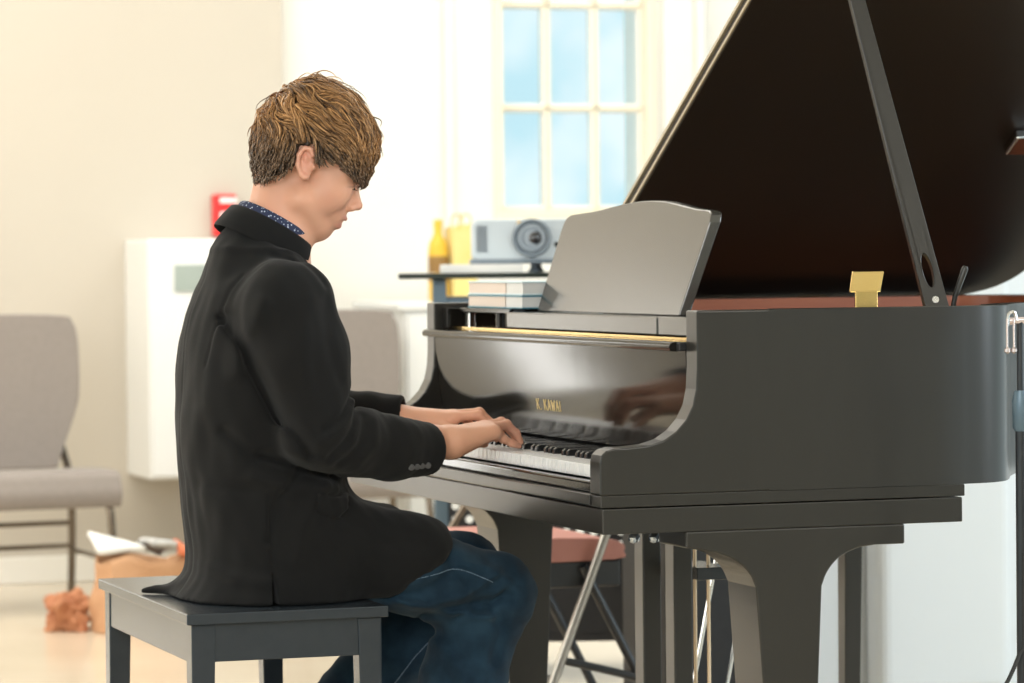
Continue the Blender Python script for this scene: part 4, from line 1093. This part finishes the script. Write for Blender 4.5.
def blazer_post(P, d):
    ym = 1/(1+np.exp((P[:, 1]-.60)/.02)); P2 = P[:, [0, 2]]
    d = d - 1.7*strokes(P, BS, .60) - .0026*vnoise(P, 34, 11) - .0011*vnoise(P, 95, 12)
    # armhole seam and centre back seam
    arm_ = np.abs(P[:, 1] - (.555 - .10*(P[:, 2]-.9))); d = d + .0022*np.exp(-(arm_/.0035)**2)*((P[:, 2] > .90) & (P[:, 2] < 1.06))
    d = d + .0016*np.exp(-((P[:, 1]-.662)/.003)**2)*((P[:, 0] < -.42) & (P[:, 2] < 1.08))
    # pocket flap
    pf = polysd(P2, flap); d = d - .0055*ym/(1+np.exp(np.clip(pf/.0012, -40, 40))) + .003*ym*np.exp(-((pf-.003)/.002)**2)
    # side vent: seam groove that opens towards the hem
    sx = nx(268) + (P[:, 2]-.60)*(-.02)
    dx = np.abs(P[:, 0]-sx); wv_ = .0012 + np.clip((.545-P[:, 2])/.06, 0, 1)*.0045
    groove = np.where((P[:, 2] < .68), np.exp(-(dx/.0032)**2), 0)
    d = d + .004*groove*ym
    slit = np.maximum(np.maximum(dx-wv_*1.1, P[:, 2]-.545), P[:, 1]-.52)
    d = smax(d, -slit, .002)
    # cuffs end square, hem rests on the bench
    for Wp, E_ in ((V3(-.112, .577, .746), V3(-.20, .528, .752)), (V3(-.092, .796, .788), V3(-.215, .855, .789))):
        ax_ = (Wp-E_)/np.linalg.norm(Wp-E_); near_ = np.sqrt(((P-Wp)**2).sum(1)) < .12
        d = smax(d, np.where(near_, (P-Wp) @ ax_, -1), .006)
        hole = np.maximum(np.sqrt(np.maximum(((P-Wp)**2).sum(1) - ((P-Wp) @ ax_)**2, 0)) - .036, -((P-Wp) @ ax_)-.03)
        d = np.maximum(d, np.where(near_, -hole, -1))
    # neck opening
    d = smax(d, -(np.maximum(np.sqrt((P[:, 0]+.362-.5*(P[:, 2]-1.14))**2 + (P[:, 1]-.652)**2) - .055, 1.06-P[:, 2])), .006)
    return np.maximum(d, .4912 + .0*P[:, 0] - P[:, 2])
fbl = field_of(bl, blazer_post)
vz, fz = mesh_field(fbl, (-.63, .36, .47), (.0, 1.0, 1.18), .0040)
M['blazer'] = mat('black_wool_blazer', (.0072, .0070, .0072), .95, spec=.22, sheen=.06, noise=(7, (.0100, .0096, .0095), .3), bump=(1100, .35, .0007))
BLAZER = np_mesh('blazer', relax(vz, fz, 1, .4), fz, M['blazer'], PERSON)
# cuff buttons
M['button'] = mat('grey_black_button', (.05, .05, .055), .3, noise=(200, (.07, .07, .075), .3))
for a, b in ((409, 468.5), (417, 468.3), (425.5, 468.2), (434, 468)):
    h = None
    x_, z_ = -.401 + (a-285)*.00170 + (.0), 1.058 - (b-275)*.001728
    x_ = -.1035 + (a-434)*.00168 - .028; z_ = .7205
    h = ray_surface(fbl, (x_, .3, z_), (0, 1, 0), .5)
    if h is not None:
        MB().lathe([(.0, -.0032), (.0035, -.0035), (.0055, -.003), (.0058, -.0012), (.005, .003)], h - V3(0, .0025, 0), axis=(.2, 1, .25), n=14).build('button', M['button'], BLAZER, smooth=True)
# collars: bands folded round the neck
def collar(name, C, r1, r2, prof, m, gap, thick=None, tilt=30, spread=0):
    e1 = V3(math.cos(math.radians(tilt)), 0, -math.sin(math.radians(tilt))); e3 = V3(math.sin(math.radians(tilt)), 0, math.cos(math.radians(tilt))); e2 = V3(0, 1, 0)
    N = 64; vs = []; K = len(prof)
    for i in range(N+1):
        ph = math.radians(gap + (360-2*gap)*i/N)
        front = max(0, math.cos(ph))**2
        for dr, h in prof:
            rr1, rr2 = r1+dr, r2+dr
            vs.append(tuple(V3(*C) + e1*(rr1*math.cos(ph)) + e2*(rr2*math.sin(ph)) + e3*(h*(1+spread*front))))
    fs = [(i*K+j, i*K+(j+1) % K, (i+1)*K+(j+1) % K, (i+1)*K+j) for i in range(N) for j in range(K)]
    fs += [tuple(range(K))[::-1], tuple(N*K+j for j in range(K))]
    mb = MB().add(vs, fs); o = mb.build(name, m, None, smooth=True, angle=60)
    return o
CC = (-.375, .655, 1.139)
pj = [(0, -.035), (.0005, -.01), (.002, .002), (.0055, .0055), (.010, .002), (.015, -.014), (.020, -.038), (.0195, -.043), (.013, -.038), (.007, -.020)]
o = collar('collar', CC, .0735, .069, pj, M['blazer'], 34); attach(o, BLAZER)
M['shirt'] = mat('navy_dotted_shirt', (.018, .028, .075), .8)
nt_ = M['shirt'].node_tree; vo = nt_.nodes.new('ShaderNodeTexVoronoi'); vo.inputs['Scale'].default_value = 190
tc_ = nt_.nodes.new('ShaderNodeTexCoord'); nt_.links.new(tc_.outputs['Object'], vo.inputs['Vector'])
rp = nt_.nodes.new('ShaderNodeValToRGB'); e = rp.color_ramp.elements; e[0].position = .22; e[0].color = (.55, .60, .72, 1); e[1].position = .30; e[1].color = (.018, .028, .075, 1)
nt_.links.new(vo.outputs['Distance'], rp.inputs['Fac']); nt_.links.new(rp.outputs['Color'], nt_.nodes['Principled BSDF'].inputs['Base Color'])
ps = [(-.012, -.06), (-.003, .0), (-.002, .016), (.001, .019), (.004, .016), (.006, .0), (.0055, -.02), (-.006, -.06)]
o = collar('shirt_collar', CC, .068, .064, ps, M['shirt'], 6); attach(o, PERSON)

# shirt front under the open blazer
sh_ = [LOFT([(.70, -.39, .66, .112, .146), (.88, -.405, .66, .108, .162), (1.01, -.398, .66, .094, .150), (1.05, -.39, .66, .075, .10)], k=.04),
       RC((-.383, .65, 1.10), (-.398, .66, 1.0), .058, .090, .04)]
def shirt_post(P, d):
    e3_ = V3(.5, 0, .866); return np.maximum(d, (P - V3(*CC)) @ e3_ + .030)
vS, fS = mesh_field(field_of(sh_, shirt_post), (-.54, .46, .66), (-.24, .86, 1.18), .006)
np_mesh('shirt', vS, fS, M['shirt'], PERSON)

# ------------------------------------------------------------------ hair
px2 = lambda L: [(hu(a), hv(b)) for a, b in L]
h_out = px2([(258, 188), (254, 168), (253, 148), (256, 130), (263, 112), (274, 98), (287, 88), (301, 82), (318, 80), (334, 85), (349, 94), (361, 106), (371, 120), (378, 138), (377, 157), (371, 173), (364, 186), (354, 205), (342, 226), (318, 238), (290, 232), (264, 212)])
h_cut = px2([(240, 180), (258, 180), (274, 177), (287, 173), (295, 167), (298, 156), (303, 149), (312, 146), (320, 149), (324.5, 163), (330, 160), (338, 162), (347, 171), (356, 177), (364, 183), (372, 188), (400, 188), (400, 40), (240, 40)])
def hull(Q):
    s = polysd(Q[:, :2], h_out); Dp = .062
    wmax = .0835
    return (np.sqrt(np.maximum(1 + s/Dp, 0)**2 + (np.abs(Q[:, 2])/wmax)**2) - 1)*.055
def capf(Q, use=None): return np.maximum(hull(Q)+.0035 + .0022*np.sin(Q[:, 0]*190+Q[:, 1]*70)*np.sin(Q[:, 2]*120+1), polysd(Q[:, :2], h_cut) + .0035*np.sin(Q[:, 0]*310+Q[:, 2]*90))
capf.prims = None
vc, fc = mesh_field(capf, (-.125, -.06, -.10), (.13, .165, .10), .0030)
toW = lambda Q: HB + Q @ HM
def grad(Q, f=hull, e=.0015):
    g = np.stack([(f(Q+np.eye(3)[i]*e)-f(Q-np.eye(3)[i]*e))/(2*e) for i in range(3)], 1)
    return g/(np.linalg.norm(g, axis=1)[:, None]+1e-9), np.linalg.norm(g, axis=1)
NS = 6200
pk = RNG.integers(0, len(vc), NS*2); Q0 = vc[pk] + RNG.normal(size=(NS*2, 3))*.0012
keep = (hull(Q0) > -.012); Q0 = Q0[keep][:NS]; NS = len(Q0)
C0 = np.array([hu(283), hv(90), 0.])
def flow(Q):
    u, v, w_ = Q.T
    r = Q - C0; rn = np.linalg.norm(r, axis=1)+1e-6
    d = r/rn[:, None]
    front = 1/(1+np.exp(-(u-hu(318))/.016)); low = 1/(1+np.exp((v-hv(140))/.012))
    fr = np.stack([.80-.9*np.clip((u-hu(345))/.06, 0, 1), -.42-.75*np.clip((u-hu(335))/.07, 0, 1), .10*np.sign(w_)], 1)
    bk = np.stack([-.30+.0*u, -1+.0*u, .0*u], 1)
    d = d*(1-front)[:, None] + fr*front[:, None]
    lb = low*(1-1/(1+np.exp(-(u-hu(325))/.01)))
    d = d*(1-lb)[:, None] + bk*lb[:, None]
    d = d + (.28+.35*np.clip((v-hv(150))/.06, 0, 1))[:, None]*np.stack([vnoise(Q, 75, 21), vnoise(Q, 75, 22), vnoise(Q, 75, 23)], 1)
    return d/np.linalg.norm(d, axis=1)[:, None]
up_ = np.clip((Q0[:, 1]-hv(165))/(hv(85)-hv(165)), 0, 1)
Ln_ = (.013 + .056*up_)*RNG.uniform(.6, 1.3, NS)
STP = 9; Q = Q0.copy(); pathQ = [Q.copy()]
lift0 = RNG.uniform(-.001, .0028, NS); lift1 = RNG.gamma(1.3, .0017, NS)*(.3+.9*up_)
lift1 = np.where(RNG.uniform(size=NS) < .035, lift1*2.0 + .0015, lift1)
ph_ = RNG.uniform(0, 6.28, NS)
for t in range(1, STP):
    d = flow(Q); g, gm = grad(Q); d = d - g*(d*g).sum(1)[:, None]; d /= np.linalg.norm(d, axis=1)[:, None]+1e-9
    Q = Q + d*(Ln_/STP)[:, None]
    tt = t/(STP-1); tgt = lift0 + lift1*math.sin(tt*2.4) + .0012*np.sin(tt*7+ph_)
    for _ in range(2):
        g, gm = grad(Q); Q = Q + g*np.clip((tgt-hull(Q))/np.maximum(gm, .3), -.006, .006)[:, None]
    pathQ.append(Q.copy())
PQ = np.stack(pathQ, 1)
ear_zone = px2([(300, 146), (312, 144), (319, 149), (317, 170), (311, 184), (302, 180), (297, 166)])
dead = np.zeros(NS, bool)
for t in range(1, STP):
    dead |= (polysd(PQ[:, t, :2], ear_zone) < 0) & (np.abs(PQ[:, t, 2]) > .05)
    PQ[dead, t] = PQ[dead, t-1] + (PQ[dead, t-1]-PQ[dead, max(t-2, 0)])*.02
PQ = PQ            # strands x steps x 3
NSD = 3
tan = np.gradient(PQ, axis=1); tan /= np.linalg.norm(tan, axis=2)[..., None]+1e-9
gq = np.stack([grad(PQ[:, i])[0] for i in range(STP)], 1)
sd_ = np.cross(tan, gq); sd_ /= np.linalg.norm(sd_, axis=2)[..., None]+1e-9; gq = np.cross(sd_, tan)
rad = RNG.uniform(.0009, .0017, NS)[:, None]*np.array([1, 1, 1, .95, .9, .8, .65, .45, .15])[None]
ring = [PQ + rad[..., None]*(sd_*math.cos(a)*1.25 + gq*math.sin(a)*.8) for a in (.5, 2.6, 4.7)]
VV = np.stack(ring, 2).reshape(-1, 3)      # strand, step, side
base_ = (np.arange(NS)*STP*NSD)[:, None, None] + (np.arange(STP-1)*NSD)[None, :, None] + np.arange(NSD)[None, None]
nxt = (np.arange(NS)*STP*NSD)[:, None, None] + (np.arange(STP-1)*NSD)[None, :, None] + ((np.arange(NSD)+1) % NSD)[None, None]
FF = np.stack([base_, nxt, nxt+NSD, base_+NSD], -1).reshape(-1, 4)
nvc = len(vc)
allv = np.concatenate([toW(vc), toW(VV)]); allf = np.concatenate([fc, FF + nvc])
# strand colour: each lock its own brown, the long top hair more golden than the short sides
k1 = np.clip(.5 + .30*RNG.normal(size=NS) + .22*vnoise(Q0, 90, 31), 0, 1)
top_ = np.clip((Q0[:, 1]-hv(150) + .85*np.clip(Q0[:, 0]-.02, 0, 1))/(.07), 0, 1)
dark = np.stack([V3(.060, .036, .021)*(1-t)+V3(.105, .050, .020)*t for t in top_]); lite = np.stack([V3(.22, .135, .080)*(1-t)+V3(.66, .345, .135)*t for t in top_])
cs_ = dark*(1-k1)[:, None] + lite*k1[:, None]
cv = np.concatenate([np.tile(V3(.045, .026, .013), (nvc, 1)), np.repeat(cs_, STP*NSD, 0)])
M['hair'] = mat('brown_hair', (.1, .06, .03), .42, spec=.45)
nt_ = M['hair'].node_tree; at_ = nt_.nodes.new('ShaderNodeAttribute'); at_.attribute_name = 'strand'
nt_.links.new(at_.outputs['Color'], nt_.nodes['Principled BSDF'].inputs['Base Color'])
HAIR = np_mesh('hair', allv, allf, M['hair'], PERSON)
ca = HAIR.data.color_attributes.new('strand', 'FLOAT_COLOR', 'POINT')
ca.data.foreach_set('color', np.concatenate([cv, np.ones((len(cv), 1))], 1).astype(np.float32).ravel())
vs_ = SC.view_settings; vs_.view_transform = 'Standard'; vs_.look = 'None'; vs_.gamma = 1; vs_.use_curve_mapping = False
SC.display_settings.display_device = 'sRGB'
vs_.exposure = -0.55
